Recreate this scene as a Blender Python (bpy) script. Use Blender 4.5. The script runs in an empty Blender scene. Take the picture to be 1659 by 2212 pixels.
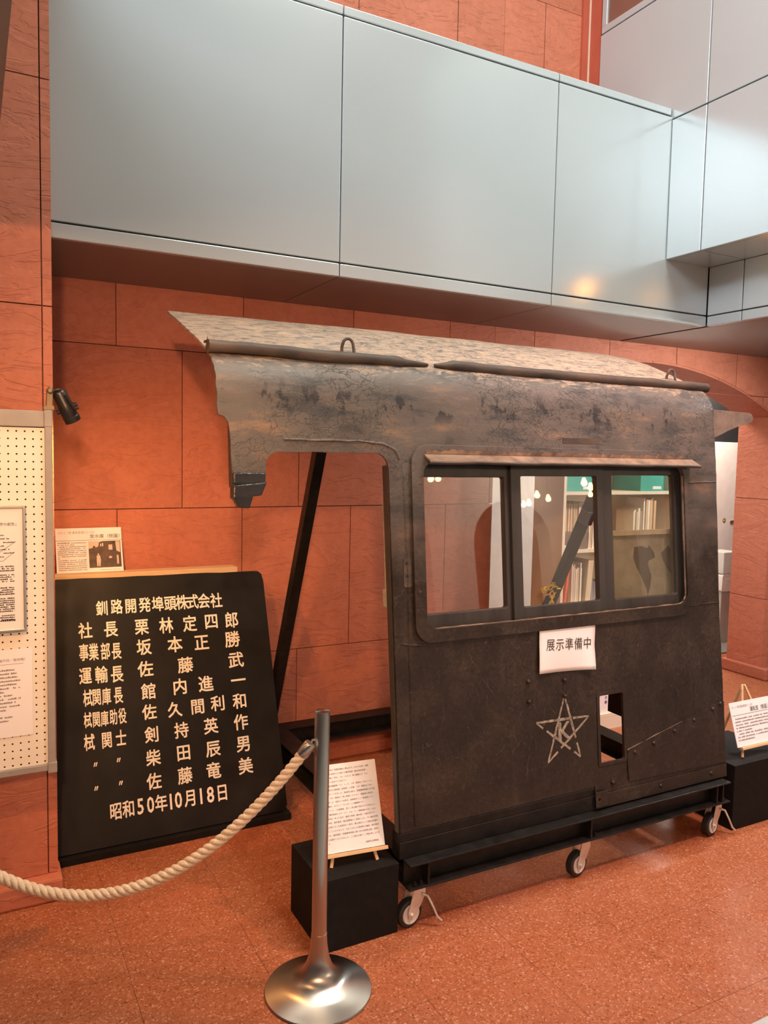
import bpy, bmesh, math, random
from mathutils import Vector, Matrix, geometry, noise
random.seed(7)
scn = bpy.context.scene
COL = scn.collection
V = Vector

# ------------------------------------------------------------------ camera
FPX, CX, CY, H = 1689.2, 829.5, 1106.0, 1.70
pit, rol, yaw = (math.radians(a) for a in (4.236, 1.164, 27.947))
cF = V((math.sin(yaw)*math.cos(pit), math.cos(yaw)*math.cos(pit), -math.sin(pit)))
_R = V((math.cos(yaw), -math.sin(yaw), 0)); _U = _R.cross(cF)
cR = _R*math.cos(rol) + _U*math.sin(rol)
cU = -_R*math.sin(rol) + _U*math.cos(rol)
CAM = V((0, 0, H))
cam = bpy.data.cameras.new('camera'); cam.sensor_fit = 'VERTICAL'; cam.sensor_height = 36
cam.lens = 36*FPX/2212; cam.clip_start = 0.05
co = bpy.data.objects.new('camera', cam); COL.objects.link(co)
M = Matrix.Identity(4)
for i in range(3):
    M[i][0], M[i][1], M[i][2], M[i][3] = cR[i], cU[i], -cF[i], CAM[i]
co.matrix_world = M
scn.camera = co

# ------------------------------------------------------------------ colour management, world, lights
vs = scn.view_settings
vs.view_transform = 'Standard'; vs.look = 'None'; vs.gamma = 1.0; vs.exposure = 0.0
try: vs.use_curve_mapping = False
except Exception: pass
scn.cycles.max_bounces = 6; scn.cycles.diffuse_bounces = 3; scn.cycles.glossy_bounces = 3
scn.cycles.adaptive_threshold = 0.025
scn.cycles.transparent_max_bounces = 10
W = bpy.data.worlds.new('World'); scn.world = W; W.use_nodes = True
W.node_tree.nodes['Background'].inputs[0].default_value = (0.85, 0.93, 1.0, 1)
W.node_tree.nodes['Background'].inputs[1].default_value = 0.05

def light(name, typ, loc, energy, color, target=None, **kw):
    l = bpy.data.lights.new(name, typ); l.energy = energy; l.color = color
    for k, v in kw.items(): setattr(l, k, v)
    o = bpy.data.objects.new(name, l); COL.objects.link(o); o.location = loc
    if target is not None:
        o.rotation_euler = (V(target)-V(loc)).to_track_quat('-Z', 'Y').to_euler()
    return o
WARM = (1.0, 0.60, 0.36)
DAY = (0.90, 0.97, 1.0)
light('clerestory_window', 'AREA', (-2.3, 0.4, 5.6), 395, (0.90, 0.94, 1.0), (3.0, 1.4, 3.2), shape='RECTANGLE', size=6.0, size_y=2.0)
light('skylight', 'AREA', (2.55, 1.1, 6.3), 170, (1.0, 0.98, 0.84), (2.55, 1.1, 0), shape='RECTANGLE', size=1.7, size_y=3.0, spread=math.radians(140))
light('window_daylight', 'AREA', (3.0, -4.2, 4.9), 6, (1.0, 0.90, 0.80), (2.4, 3.0, 1.2), shape='RECTANGLE', size=7.0, size_y=2.0)
light('soffit_downlight', 'SPOT', (-0.2, 1.15, 2.43), 120, (1.0, 0.52, 0.23), (0.85, 3.60, 0.85), spot_size=math.radians(62), spot_blend=0.9, shadow_soft_size=0.06)
light('soffit_downlight', 'SPOT', (-0.3, -0.8, 2.43), 370, (1.0, 0.57, 0.33), (1.8, 3.9, 1.2), spot_size=math.radians(62), spot_blend=0.9, shadow_soft_size=0.08)  # extra spot added to lighten the wall seen through the cab doorway
light('soffit_downlight', 'SPOT', (-1.0, 1.75, 2.43), 26, (1.0, 0.55, 0.26), (0.3, 2.9, 0.9), spot_size=math.radians(130), spot_blend=0.8, shadow_soft_size=0.06)
light('gallery_spotlight', 'SPOT', (3.25, 0.6, 4.4), 440, (1.0, 0.48, 0.40), (2.75, 2.5, 0.4), spot_size=math.radians(58), spot_blend=0.8, shadow_soft_size=0.1)
light('backroom_fill', 'AREA', (5.6, 4.75, 2.55), 63, (1.0, 0.88, 0.78), (5.6, 4.75, 0), shape='RECTANGLE', size=1.6, size_y=0.4)  # added unseen fill that brightens the shelves and room beyond the arch
light('arcade_fill', 'POINT', (7.2, -3.4, 2.9), 120, (1.0, 0.80, 0.62), shadow_soft_size=0.15)  # added fill that brightens the arcade for its reflection in the panes
light('bay_fill', 'SPOT', (4.6, 2.6, 2.46), 190, (0.96, 1.0, 0.97), (3.9, 3.8, 0.8), spot_size=math.radians(150), spot_blend=0.8, shadow_soft_size=0.06)  # added unseen fill below the bay, aimed at bookcase and arch

# ------------------------------------------------------------------ pixel to place
def ray(x, y): return cF + cR*((x-CX)/FPX) - cU*((y-CY)/FPX)
def on(x, y, ax, v):
    d = ray(x, y); t = (v-CAM[ax])/d[ax]; return CAM + d*t
def onX(x, y, v): return on(x, y, 0, v)
def onY(x, y, v): return on(x, y, 1, v)
def onZ(x, y, v): return on(x, y, 2, v)
PY0, PK, PZ0 = 2.3375, 0.1, 0.32                      # the cab side leans back: y = PY0 + PK (z - PZ0)
PN = V((0, -1, PK)).normalized()
def on_plate(x, y):
    n = V((0, 1, -PK)); d = ray(x, y); t = (PY0-PK*PZ0-n.dot(CAM))/n.dot(d); return CAM + d*t
def P(u, z, off=0.0): return V((u, PY0+PK*(z-PZ0), z)) + PN*off
def PX(x, y, off=0.0):
    p = on_plate(x, y); return p + PN*off

# ------------------------------------------------------------------ materials
def lin(r, g, b):
    f = lambda c: (c/255/12.92) if c/255 <= 0.04045 else ((c/255+0.055)/1.055)**2.4
    return (f(r), f(g), f(b), 1)
class NT:
    def __init__(s, name):
        s.m = bpy.data.materials.new(name); s.m.use_nodes = True
        s.t = s.m.node_tree; s.b = s.t.nodes['Principled BSDF']; s.pos = None
    def n(s, typ, **kw):
        nd = s.t.nodes.new(typ)
        for k, v in kw.items():
            if k.startswith('i_'):
                key = k[2:]; key = int(key) if key.isdigit() else key.replace('_', ' ')
                nd.inputs[key].default_value = v
            else: setattr(nd, k, v)
        return nd
    def l(s, a, b): s.t.links.new(a, b)
    def coords(s, scale=(1, 1, 1), obj=True, loc=(0, 0, 0), rot=(0, 0, 0)):
        tc = s.n('ShaderNodeTexCoord') if obj else s.n('ShaderNodeNewGeometry')
        mp = s.n('ShaderNodeMapping'); mp.inputs['Scale'].default_value = scale
        mp.inputs['Location'].default_value = loc; mp.inputs['Rotation'].default_value = rot
        s.l(tc.outputs['Object' if obj else 'Position'], mp.inputs['Vector']); return mp.outputs[0]
    def noise(s, vec, scale, detail=4, rough=0.55, dist=0.0):
        nd = s.n('ShaderNodeTexNoise', i_Scale=scale, i_Detail=detail, i_Roughness=rough, i_Distortion=dist)
        s.l(vec, nd.inputs['Vector']); return nd.outputs['Fac']
    def ramp(s, fac, *stops):
        r = s.n('ShaderNodeValToRGB'); e = r.color_ramp.elements
        while len(e) < len(stops): e.new(0.5)
        for el, (p, c) in zip(e, stops):
            el.position = p; el.color = c if len(c) == 4 else (*c, 1)
        s.l(fac, r.inputs[0]); return r.outputs[0]
    def mix(s, fac, a, b, mode='MIX'):
        nd = s.n('ShaderNodeMix', data_type='RGBA', blend_type=mode)
        for sock, v in ((nd.inputs[0], fac), (nd.inputs[6], a), (nd.inputs[7], b)):
            if hasattr(v, 'is_linked'): s.l(v, sock)
            else: sock.default_value = v if not isinstance(v, tuple) or len(v) == 4 else (*v, 1)
        return nd.outputs[2]
    def math(s, op, a, b=0.0):
        nd = s.n('ShaderNodeMath', operation=op)
        for sock, v in ((nd.inputs[0], a), (nd.inputs[1], b)):
            if hasattr(v, 'is_linked'): s.l(v, sock)
            else: sock.default_value = v
        return nd.outputs[0]
    def bump(s, h, strength=0.3, dist=0.01):
        nd = s.n('ShaderNodeBump', i_Strength=strength, i_Distance=dist); s.l(h, nd.inputs['Height'])
        if s.b.inputs['Normal'].links: s.l(s.b.inputs['Normal'].links[0].from_socket, nd.inputs['Normal'])
        s.l(nd.outputs[0], s.b.inputs['Normal'])
    def bumps(s, *items):     # several reliefs added up and bumped once
        tot = None
        for h, st_, d in items:
            v = s.math('MULTIPLY', h, st_*d); tot = v if tot is None else s.math('ADD', tot, v)
        s.bump(tot, 1.0, 1.0)
    def set(s, **kw):
        for k, v in kw.items():
            key = {'base': 'Base Color', 'rough': 'Roughness', 'metal': 'Metallic', 'spec': 'Specular IOR Level',
                   'coat': 'Coat Weight', 'coat_rough': 'Coat Roughness', 'sheen': 'Sheen Weight', 'aniso': 'Anisotropic'}[k]
            if hasattr(v, 'is_linked'): s.l(v, s.b.inputs[key])
            else: s.b.inputs[key].default_value = v if not (isinstance(v, tuple) and len(v) == 3) else (*v, 1)
        return s.m
def plain(name, c, c2=None, scale=8, rough=0.5, metal=0.0, bump=0.0, bscale=60, stretch=(1, 1, 1), spec=0.5, coat=0.0, obj=True):
    t = NT(name); vec = t.coords(stretch, obj)
    c2 = c2 or tuple(min(1, x*1.12+0.004) for x in c[:3])
    t.set(base=t.ramp(t.noise(vec, scale), (0.3, c), (0.7, c2)), rough=rough, metal=metal, spec=spec, coat=coat)
    if bump: t.bump(t.noise(vec, bscale), bump, 0.004)
    return t.m
MAT = {}
def stone(name, c, c2, c3):
    t = NT(name); vec = t.coords((1, 1, 1), False)
    oi = t.n('ShaderNodeObjectInfo')
    big = t.noise(vec, 1.6, 5, 0.6); fine = t.noise(vec, 30, 4, 0.6)
    col = t.ramp(big, (0.3, c), (0.55, c2), (0.75, c3))
    col = t.mix(0.18, col, t.ramp(fine, (0.35, tuple(x*0.7 for x in c[:3])), (0.65, tuple(min(1, x*1.25) for x in c3[:3]))))
    hv = t.n('ShaderNodeHueSaturation'); t.l(col, hv.inputs['Color'])
    t.l(t.math('ADD', 0.9, t.math('MULTIPLY', oi.outputs['Random'], 0.2)), hv.inputs['Value'])
    t.set(base=hv.outputs[0], rough=0.62, spec=0.3)
    # cleft faces: slanted ridges, warped so that no two stones repeat
    wv = t.coords((1.1, 1, 3.0), False, rot=(0, math.radians(28), 0))
    rid = t.noise(wv, 2.6, 6, 0.62, 1.6)
    st = t.ramp(rid, (0.36, (0, 0, 0)), (0.41, (0.55, 0.55, 0.55)), (0.52, (0.6, 0.6, 0.6)), (0.56, (1, 1, 1)))
    t.bumps((st, 0.34, 0.010), (t.noise(wv, 6, 4, 0.6, 0.5), 0.22, 0.004), (fine, 0.12, 0.002))
    return t.m
MAT['stone'] = stone('red_sandstone', (0.47, 0.142, 0.080), (0.51, 0.162, 0.094), (0.56, 0.190, 0.115))
MAT['joint'] = plain('mortar_joint', (0.20, 0.075, 0.050), rough=0.9)
def floor_mat():
    t = NT('speckled_floor_tile'); vec = t.coords((1, 1, 1), False)
    v = t.n('ShaderNodeTexVoronoi', i_Scale=190.0, i_Randomness=1.0); t.l(t.coords((1, 1.0, 1), False), v.inputs['Vector'])
    sp = t.n('ShaderNodeSeparateColor'); t.l(v.outputs['Color'], sp.inputs[0])
    col = t.ramp(sp.outputs[0], (0.0, (0.12, 0.026, 0.010)), (0.09, (0.30, 0.084, 0.034)), (0.5, (0.37, 0.112, 0.048)), (0.86, (0.44, 0.15, 0.072)), (0.965, (0.58, 0.28, 0.17)), (1.0, (0.68, 0.38, 0.26)))
    big = t.noise(vec, 3.0, 3)
    col = t.mix(0.35, col, t.ramp(big, (0.3, (0.31, 0.086, 0.034)), (0.7, (0.40, 0.130, 0.058))))
    t.set(base=col, rough=t.ramp(t.noise(vec, 9, 4), (0.35, (0.24,)*3), (0.7, (0.40,)*3)), spec=0.45)
    t.bump(t.noise(vec, 5, 2), 0.05, 0.004)
    return t.m
MAT['floor'] = floor_mat()
MAT['grey_floor'] = plain('grey_vinyl', (0.42, 0.43, 0.43), scale=40, rough=0.5)
def panel_mat():
    t = NT('grey_metal_cladding'); vec = t.coords((1, 1, 1), False)
    t.set(base=t.ramp(t.noise(vec, 0.9, 2), (0.3, (0.47, 0.515, 0.525)), (0.7, (0.52, 0.56, 0.57))), rough=0.21, spec=0.5, metal=0.35)
    t.bump(t.noise(vec, 1.3, 1), 0.10, 0.01)
    return t.m
MAT['panel'] = panel_mat()
MAT['soffit'] = plain('shaded_grey_soffit', (0.17, 0.155, 0.15), (0.20, 0.185, 0.18), scale=2, rough=0.35)  # grey cladding made darker: shade of the undersides put into the colour
MAT['dark'] = plain('dark_backing', (0.009, 0.0085, 0.0085), rough=0.8)
MAT['white_wall'] = plain('white_plaster', (0.78, 0.74, 0.70), rough=0.8, bump=0.1)
MAT['red_paint'] = plain('red_painted_trim', (0.42, 0.085, 0.045), rough=0.5)
MAT['cream_trim'] = plain('cream_sealant', (0.66, 0.45, 0.34), rough=0.7)

def cab_paint():
    t = NT('weathered_cab_paint'); g = t.n('ShaderNodeNewGeometry'); sx = t.n('ShaderNodeSeparateXYZ'); t.l(g.outputs['Position'], sx.inputs[0])
    vec = t.coords((1, 1, 1), False); hv = t.coords((0.42, 1, 1.5), False)
    # old black oil paint below; flaked, greyer paint on the bend; bare rusty primer on the roof
    n1 = t.noise(vec, 4.5, 8, 0.66); n2 = t.noise(vec, 26, 6, 0.65); n3 = t.noise(hv, 38, 9, 0.74, 0.5); n4 = t.noise(hv, 8, 6, 0.65); nv = t.noise(t.coords((3.0, 3.0, 0.5), False), 4, 5, 0.6)
    dark = t.ramp(n1, (0.30, (0.014, 0.0075, 0.0045)), (0.50, (0.026, 0.0150, 0.0095)), (0.66, (0.044, 0.028, 0.019)), (0.78, (0.080, 0.058, 0.044)))
    dark = t.mix(t.ramp(nv, (0.55, (0, 0, 0)), (0.75, (0.35,)*3)), dark, (0.075, 0.058, 0.045))
    grey = t.ramp(n4, (0.30, (0.050, 0.049, 0.052)), (0.42, (0.080, 0.073, 0.070)), (0.45, (0.112, 0.096, 0.086)), (0.58, (0.135, 0.112, 0.098)), (0.61, (0.165, 0.125, 0.100)), (0.73, (0.26, 0.165, 0.11)))
    nf = t.noise(vec, 70, 6, 0.7)
    dark = t.mix(t.ramp(nf, (0.38, (0.55,)*3), (0.52, (0, 0, 0))), dark, (0.009, 0.0055, 0.004)); dark = t.mix(t.ramp(nf, (0.60, (0, 0, 0)), (0.72, (0.6,)*3)), dark, (0.095, 0.070, 0.055))
    zr = t.n('ShaderNodeMapRange', i_1=1.20, i_2=1.78); t.l(t.math('ADD', sx.outputs[2], t.math('MULTIPLY', t.math('SUBTRACT', n1, 0.5), 0.7)), zr.inputs[0])
    col = t.mix(zr.outputs[0], dark, grey)
    tan = t.ramp(n3, (0.30, (0.085, 0.075, 0.070)), (0.44, (0.22, 0.18, 0.155)), (0.48, (0.38, 0.28, 0.21)), (0.60, (0.50, 0.345, 0.245)), (0.74, (0.58, 0.38, 0.25)))
    zt = t.n('ShaderNodeMapRange', i_1=2.00, i_2=2.06); t.l(t.math('ADD', sx.outputs[2], t.math('MULTIPLY', t.math('SUBTRACT', n3, 0.5), 0.30)), zt.inputs[0])
    col = t.mix(zt.outputs[0], col, tan)
    sp_ = t.noise(t.coords((1.6, 1, 1), False), 11, 6, 0.6); band = t.n('ShaderNodeMapRange', i_1=1.80, i_2=1.86); t.l(sx.outputs[2], band.inputs[0]); band2 = t.n('ShaderNodeMapRange', i_1=1.96, i_2=1.90); t.l(sx.outputs[2], band2.inputs[0])
    col = t.mix(t.math('MULTIPLY', t.math('MULTIPLY', band.outputs[0], band2.outputs[0]), t.ramp(sp_, (0.56, (0, 0, 0)), (0.61, (0.85,)*3))), col, (0.022, 0.022, 0.027))
    # rust specks, fine pale scuffs, flake edges
    col = t.mix(t.ramp(n2, (0.66, (0, 0, 0)), (0.72, (0.45,)*3)), col, (0.14, 0.070, 0.036))
    def cracks(sc, warp, lo, hi, w, stretch):
        cr = t.n('ShaderNodeTexVoronoi', feature='DISTANCE_TO_EDGE', i_Scale=sc); wv = t.n('ShaderNodeVectorMath', operation='ADD')
        wn = t.n('ShaderNodeTexNoise', i_Scale=6.0, i_Detail=6.0); t.l(vec, wn.inputs['Vector'])
        ws = t.n('ShaderNodeVectorMath', operation='SCALE', i_Scale=warp); t.l(wn.outputs['Color'], ws.inputs[0])
        t.l(t.coords(stretch, False), wv.inputs[0]); t.l(ws.outputs[0], wv.inputs[1]); t.l(wv.outputs[0], cr.inputs['Vector'])
        cm = t.ramp(cr.outputs['Distance'], (0.0, (1, 1, 1)), (w, (0, 0, 0)))
        return t.math('MULTIPLY', cm, t.ramp(t.noise(vec, 2.6, 4), (lo, (0, 0, 0)), (hi, (1, 1, 1))))
    c1 = cracks(6.0, 0.35, 0.48, 0.60, 0.016, (1, 1, 1)); c2 = cracks(30.0, 0.30, 0.44, 0.58, 0.05, (0.40, 1, 1))
    c2 = t.math('MULTIPLY', c2, zr.outputs[0])
    col = t.mix(t.math('MULTIPLY', c1, 0.20), col, (0.15, 0.11, 0.085))
    col = t.mix(t.math('MULTIPLY', c2, 0.65), col, (0.012, 0.009, 0.008))
    t.set(base=col, rough=t.ramp(n1, (0.3, (0.34,)*3), (0.7, (0.60,)*3)), spec=0.38)
    t.bumps((n4, 0.35, 0.004), (n1, 0.40, 0.012), (n2, 0.20, 0.004), (n3, 0.30, 0.003), (c2, -0.3, 0.003))
    return t.m
MAT['cab'] = cab_paint()
MAT['cab_in'] = plain('cab_inner_paint', (0.035, 0.026, 0.021), (0.06, 0.045, 0.036), rough=0.5, bump=0.3)
MAT['sash'] = plain('painted_sash_wood', (0.022, 0.019, 0.016), (0.045, 0.038, 0.033), scale=14, rough=0.45, bump=0.25, bscale=40, stretch=(1, 1, 0.15))
MAT['visor'] = plain('rusted_drip_plate', (0.11, 0.070, 0.050), (0.30, 0.19, 0.125), scale=16, rough=0.75, bump=0.5, bscale=70, obj=False)
MAT['fin'] = plain('weathered_gutter_fin', (0.10, 0.075, 0.060), (0.22, 0.16, 0.125), scale=12, rough=0.7, bump=0.4, bscale=60, obj=False)
MAT['rail'] = plain('rusted_gutter', (0.026, 0.020, 0.017), (0.115, 0.076, 0.054), scale=13, rough=0.6, bump=0.5, bscale=60, obj=False, stretch=(0.4, 1, 1))
MAT['steel_black'] = plain('black_painted_steel', (0.008, 0.007, 0.0065), (0.018, 0.016, 0.015), scale=18, rough=0.40, bump=0.15, bscale=50, spec=0.22)
MAT['tape'] = plain('black_tape', (0.014, 0.014, 0.015), (0.03, 0.03, 0.032), rough=0.25, bump=0.6, bscale=45)
MAT['star'] = plain('worn_white_paint', (0.12, 0.09, 0.065), (0.44, 0.38, 0.30), scale=55, rough=0.7, obj=False)
MAT['hub'] = plain('bright_wheel_hub', (0.60, 0.58, 0.54), (0.72, 0.70, 0.66), scale=20, rough=0.35, metal=0.15)
MAT['zinc'] = plain('zinc_plate', (0.66, 0.64, 0.60), (0.78, 0.76, 0.72), scale=30, rough=0.32, metal=0.55)
MAT['rubber'] = plain('black_rubber', (0.016, 0.015, 0.014), rough=0.6)
def steel_brushed():
    t = NT('brushed_stainless'); vec = t.coords((1, 1, 1))
    tg = t.n('ShaderNodeTangent', direction_type='RADIAL', axis='Z'); t.l(tg.outputs[0], t.b.inputs['Tangent'])
    t.set(base=t.ramp(t.noise(vec, 2), (0.3, (0.52, 0.48, 0.43)), (0.7, (0.58, 0.54, 0.49))), metal=1.0, rough=0.30, aniso=0.85)
    return t.m
MAT['stainless'] = steel_brushed()
MAT['rope'] = plain('cotton_rope', (0.62, 0.47, 0.33), (0.74, 0.59, 0.44), scale=60, rough=0.9, bump=0.6, bscale=220)
MAT['paper'] = plain('white_paper', (0.84, 0.78, 0.78), (0.87, 0.82, 0.81), scale=3, rough=0.8)
MAT['ink'] = plain('black_ink', (0.03, 0.027, 0.027), rough=0.7)
MAT['ink_grey'] = plain('grey_ink', (0.25, 0.20, 0.20), rough=0.7)
MAT['ink_blue'] = plain('purple_ink', (0.12, 0.10, 0.22), rough=0.7)
MAT['wood'] = plain('pale_pine', (0.62, 0.38, 0.19), (0.74, 0.50, 0.28), scale=7, rough=0.6, stretch=(1, 1, 8), bump=0.1)
MAT['pine_x'] = plain('pale_pine_batten', (0.70, 0.45, 0.25), (0.78, 0.54, 0.31), scale=6, rough=0.6, stretch=(1, 8, 8), bump=0.1)
def board_mat():
    t = NT('black_nameplate_paint'); vec = t.coords((1, 1, 1), False)
    t.set(base=t.ramp(t.noise(vec, 6, 5), (0.3, (0.006, 0.0045, 0.0035)), (0.7, (0.014, 0.011, 0.009))), rough=t.ramp(t.noise(vec, 9, 4), (0.3, (0.42,)*3), (0.7, (0.62,)*3)), spec=0.25)
    t.bump(t.noise(vec, 40, 4), 0.2, 0.003); return t.m
MAT['board'] = board_mat()
MAT['letter'] = plain('cream_lettering', (0.86, 0.79, 0.68), (0.90, 0.85, 0.76), scale=40, rough=0.6)
MAT['plinth'] = plain('black_plinth_board', (0.007, 0.006, 0.0055), (0.012, 0.010, 0.009), scale=30, rough=0.75, spec=0.18)
MAT['peg'] = plain('cream_pegboard', (0.80, 0.70, 0.58), (0.84, 0.75, 0.64), scale=5, rough=0.6)
MAT['peg_frame'] = plain('grey_vinyl_frame', (0.30, 0.26, 0.235), (0.34, 0.30, 0.27), scale=20, rough=0.55)
MAT['alu'] = plain('aluminium_frame', (0.62, 0.58, 0.52), rough=0.3, metal=0.9)
MAT['lamp_black'] = plain('black_lamp_housing', (0.016, 0.013, 0.011), rough=0.35)
MAT['clamp'] = plain('bronze_clamp', (0.16, 0.11, 0.06), (0.24, 0.17, 0.10), rough=0.45, metal=0.5)
MAT['shelf'] = plain('cream_melamine', (0.74, 0.64, 0.50), (0.80, 0.70, 0.56), scale=3, rough=0.5)
MAT['teal'] = plain('teal_card_box', (0.02, 0.33, 0.27), (0.03, 0.40, 0.33), rough=0.6)
MAT['yellow'] = plain('yellow_plastic', (0.90, 0.62, 0.02), rough=0.35)
MAT['blue_strap'] = plain('blue_grey_strap', (0.06, 0.055, 0.09), rough=0.6)
MAT['scale'] = plain('old_green_grey_paint', (0.15, 0.14, 0.10), (0.26, 0.245, 0.185), scale=14, rough=0.8, bump=0.4, obj=False)
MAT['strap_pale'] = plain('pale_green_strap', (0.28, 0.25, 0.17), (0.42, 0.38, 0.28), scale=30, rough=0.8)
MAT['bare'] = plain('bare_dark_steel', (0.030, 0.020, 0.015), (0.05, 0.035, 0.026), rough=0.7)
MAT['bag'] = plain('white_plastic_bag', (0.80, 0.76, 0.72), rough=0.4, bump=0.6, bscale=30)
MAT['bin'] = plain('grey_steel_bin', (0.55, 0.53, 0.48), rough=0.4, metal=0.1)
MAT['door'] = plain('white_door_leaf', (0.82, 0.77, 0.72), rough=0.5)
MAT['mat'] = plain('grey_ribbed_mat', (0.12, 0.11, 0.10), (0.24, 0.22, 0.20), scale=90, rough=0.9)
MAT['photo'] = plain('sepia_print', (0.035, 0.018, 0.012), (0.11, 0.05, 0.035), scale=25, rough=0.5, obj=False)
MAT['photo_sky'] = plain('sepia_print_pale', (0.62, 0.42, 0.34), rough=0.5)
MAT['warn'] = plain('yellow_label', (0.70, 0.50, 0.10), rough=0.5)
def glass_mat(name, tint, dust=0.0, boost=1.0, graze=0.9):
    t = NT(name); t.t.nodes.remove(t.b)
    out = [n for n in t.t.nodes if n.type == 'OUTPUT_MATERIAL'][0]
    tr = t.n('ShaderNodeBsdfTransparent'); tr.inputs[0].default_value = (*tint, 1)
    gl = t.n('ShaderNodeBsdfGlossy'); gl.inputs[0].default_value = (1, 1, 1, 1); gl.inputs[1].default_value = 0.015
    lw = t.n('ShaderNodeLayerWeight', i_Blend=0.5)
    fac = t.math('ADD', 0.045*boost, t.math('MULTIPLY', t.math('POWER', lw.outputs['Facing'], 5.0), graze))
    mx = t.n('ShaderNodeMixShader'); t.l(fac, mx.inputs[0]); t.l(tr.outputs[0], mx.inputs[1]); t.l(gl.outputs[0], mx.inputs[2])
    if dust:
        df = t.n('ShaderNodeBsdfDiffuse'); df.inputs[0].default_value = (0.55, 0.48, 0.36, 1)
        m2 = t.n('ShaderNodeMixShader')
        vec = t.coords((1, 1, 1), False); t.l(t.ramp(t.noise(vec, 7, 5), (0.3, (dust*0.4,)*3), (0.7, (dust,)*3)), m2.inputs[0])
        t.l(mx.outputs[0], m2.inputs[1]); t.l(df.outputs[0], m2.inputs[2]); mx = m2
    t.l(mx.outputs[0], out.inputs[0]); return t.m
MAT['glass'] = glass_mat('window_glass', (0.97, 0.97, 0.95), 0.012, 1.5)
MAT['glass_dusty'] = glass_mat('dusty_window_glass', (0.94, 0.92, 0.86), 0.07, 1.2)
MAT['glass_dark'] = glass_mat('picture_glass', (0.99, 0.99, 0.98), 0.0, 0.4, 0.4)
def emit(name, c, s):
    t = NT(name); t.b.inputs['Emission Color'].default_value = (*c, 1); t.b.inputs['Emission Strength'].default_value = s
    t.b.inputs['Base Color'].default_value = (*c, 1); return t.m
MAT['bulb'] = emit('warm_bulb', (1.0, 0.62, 0.25), 30)
MAT['bay_bulb'] = emit('orange_bulb', (1.0, 0.36, 0.05), 50)

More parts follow.
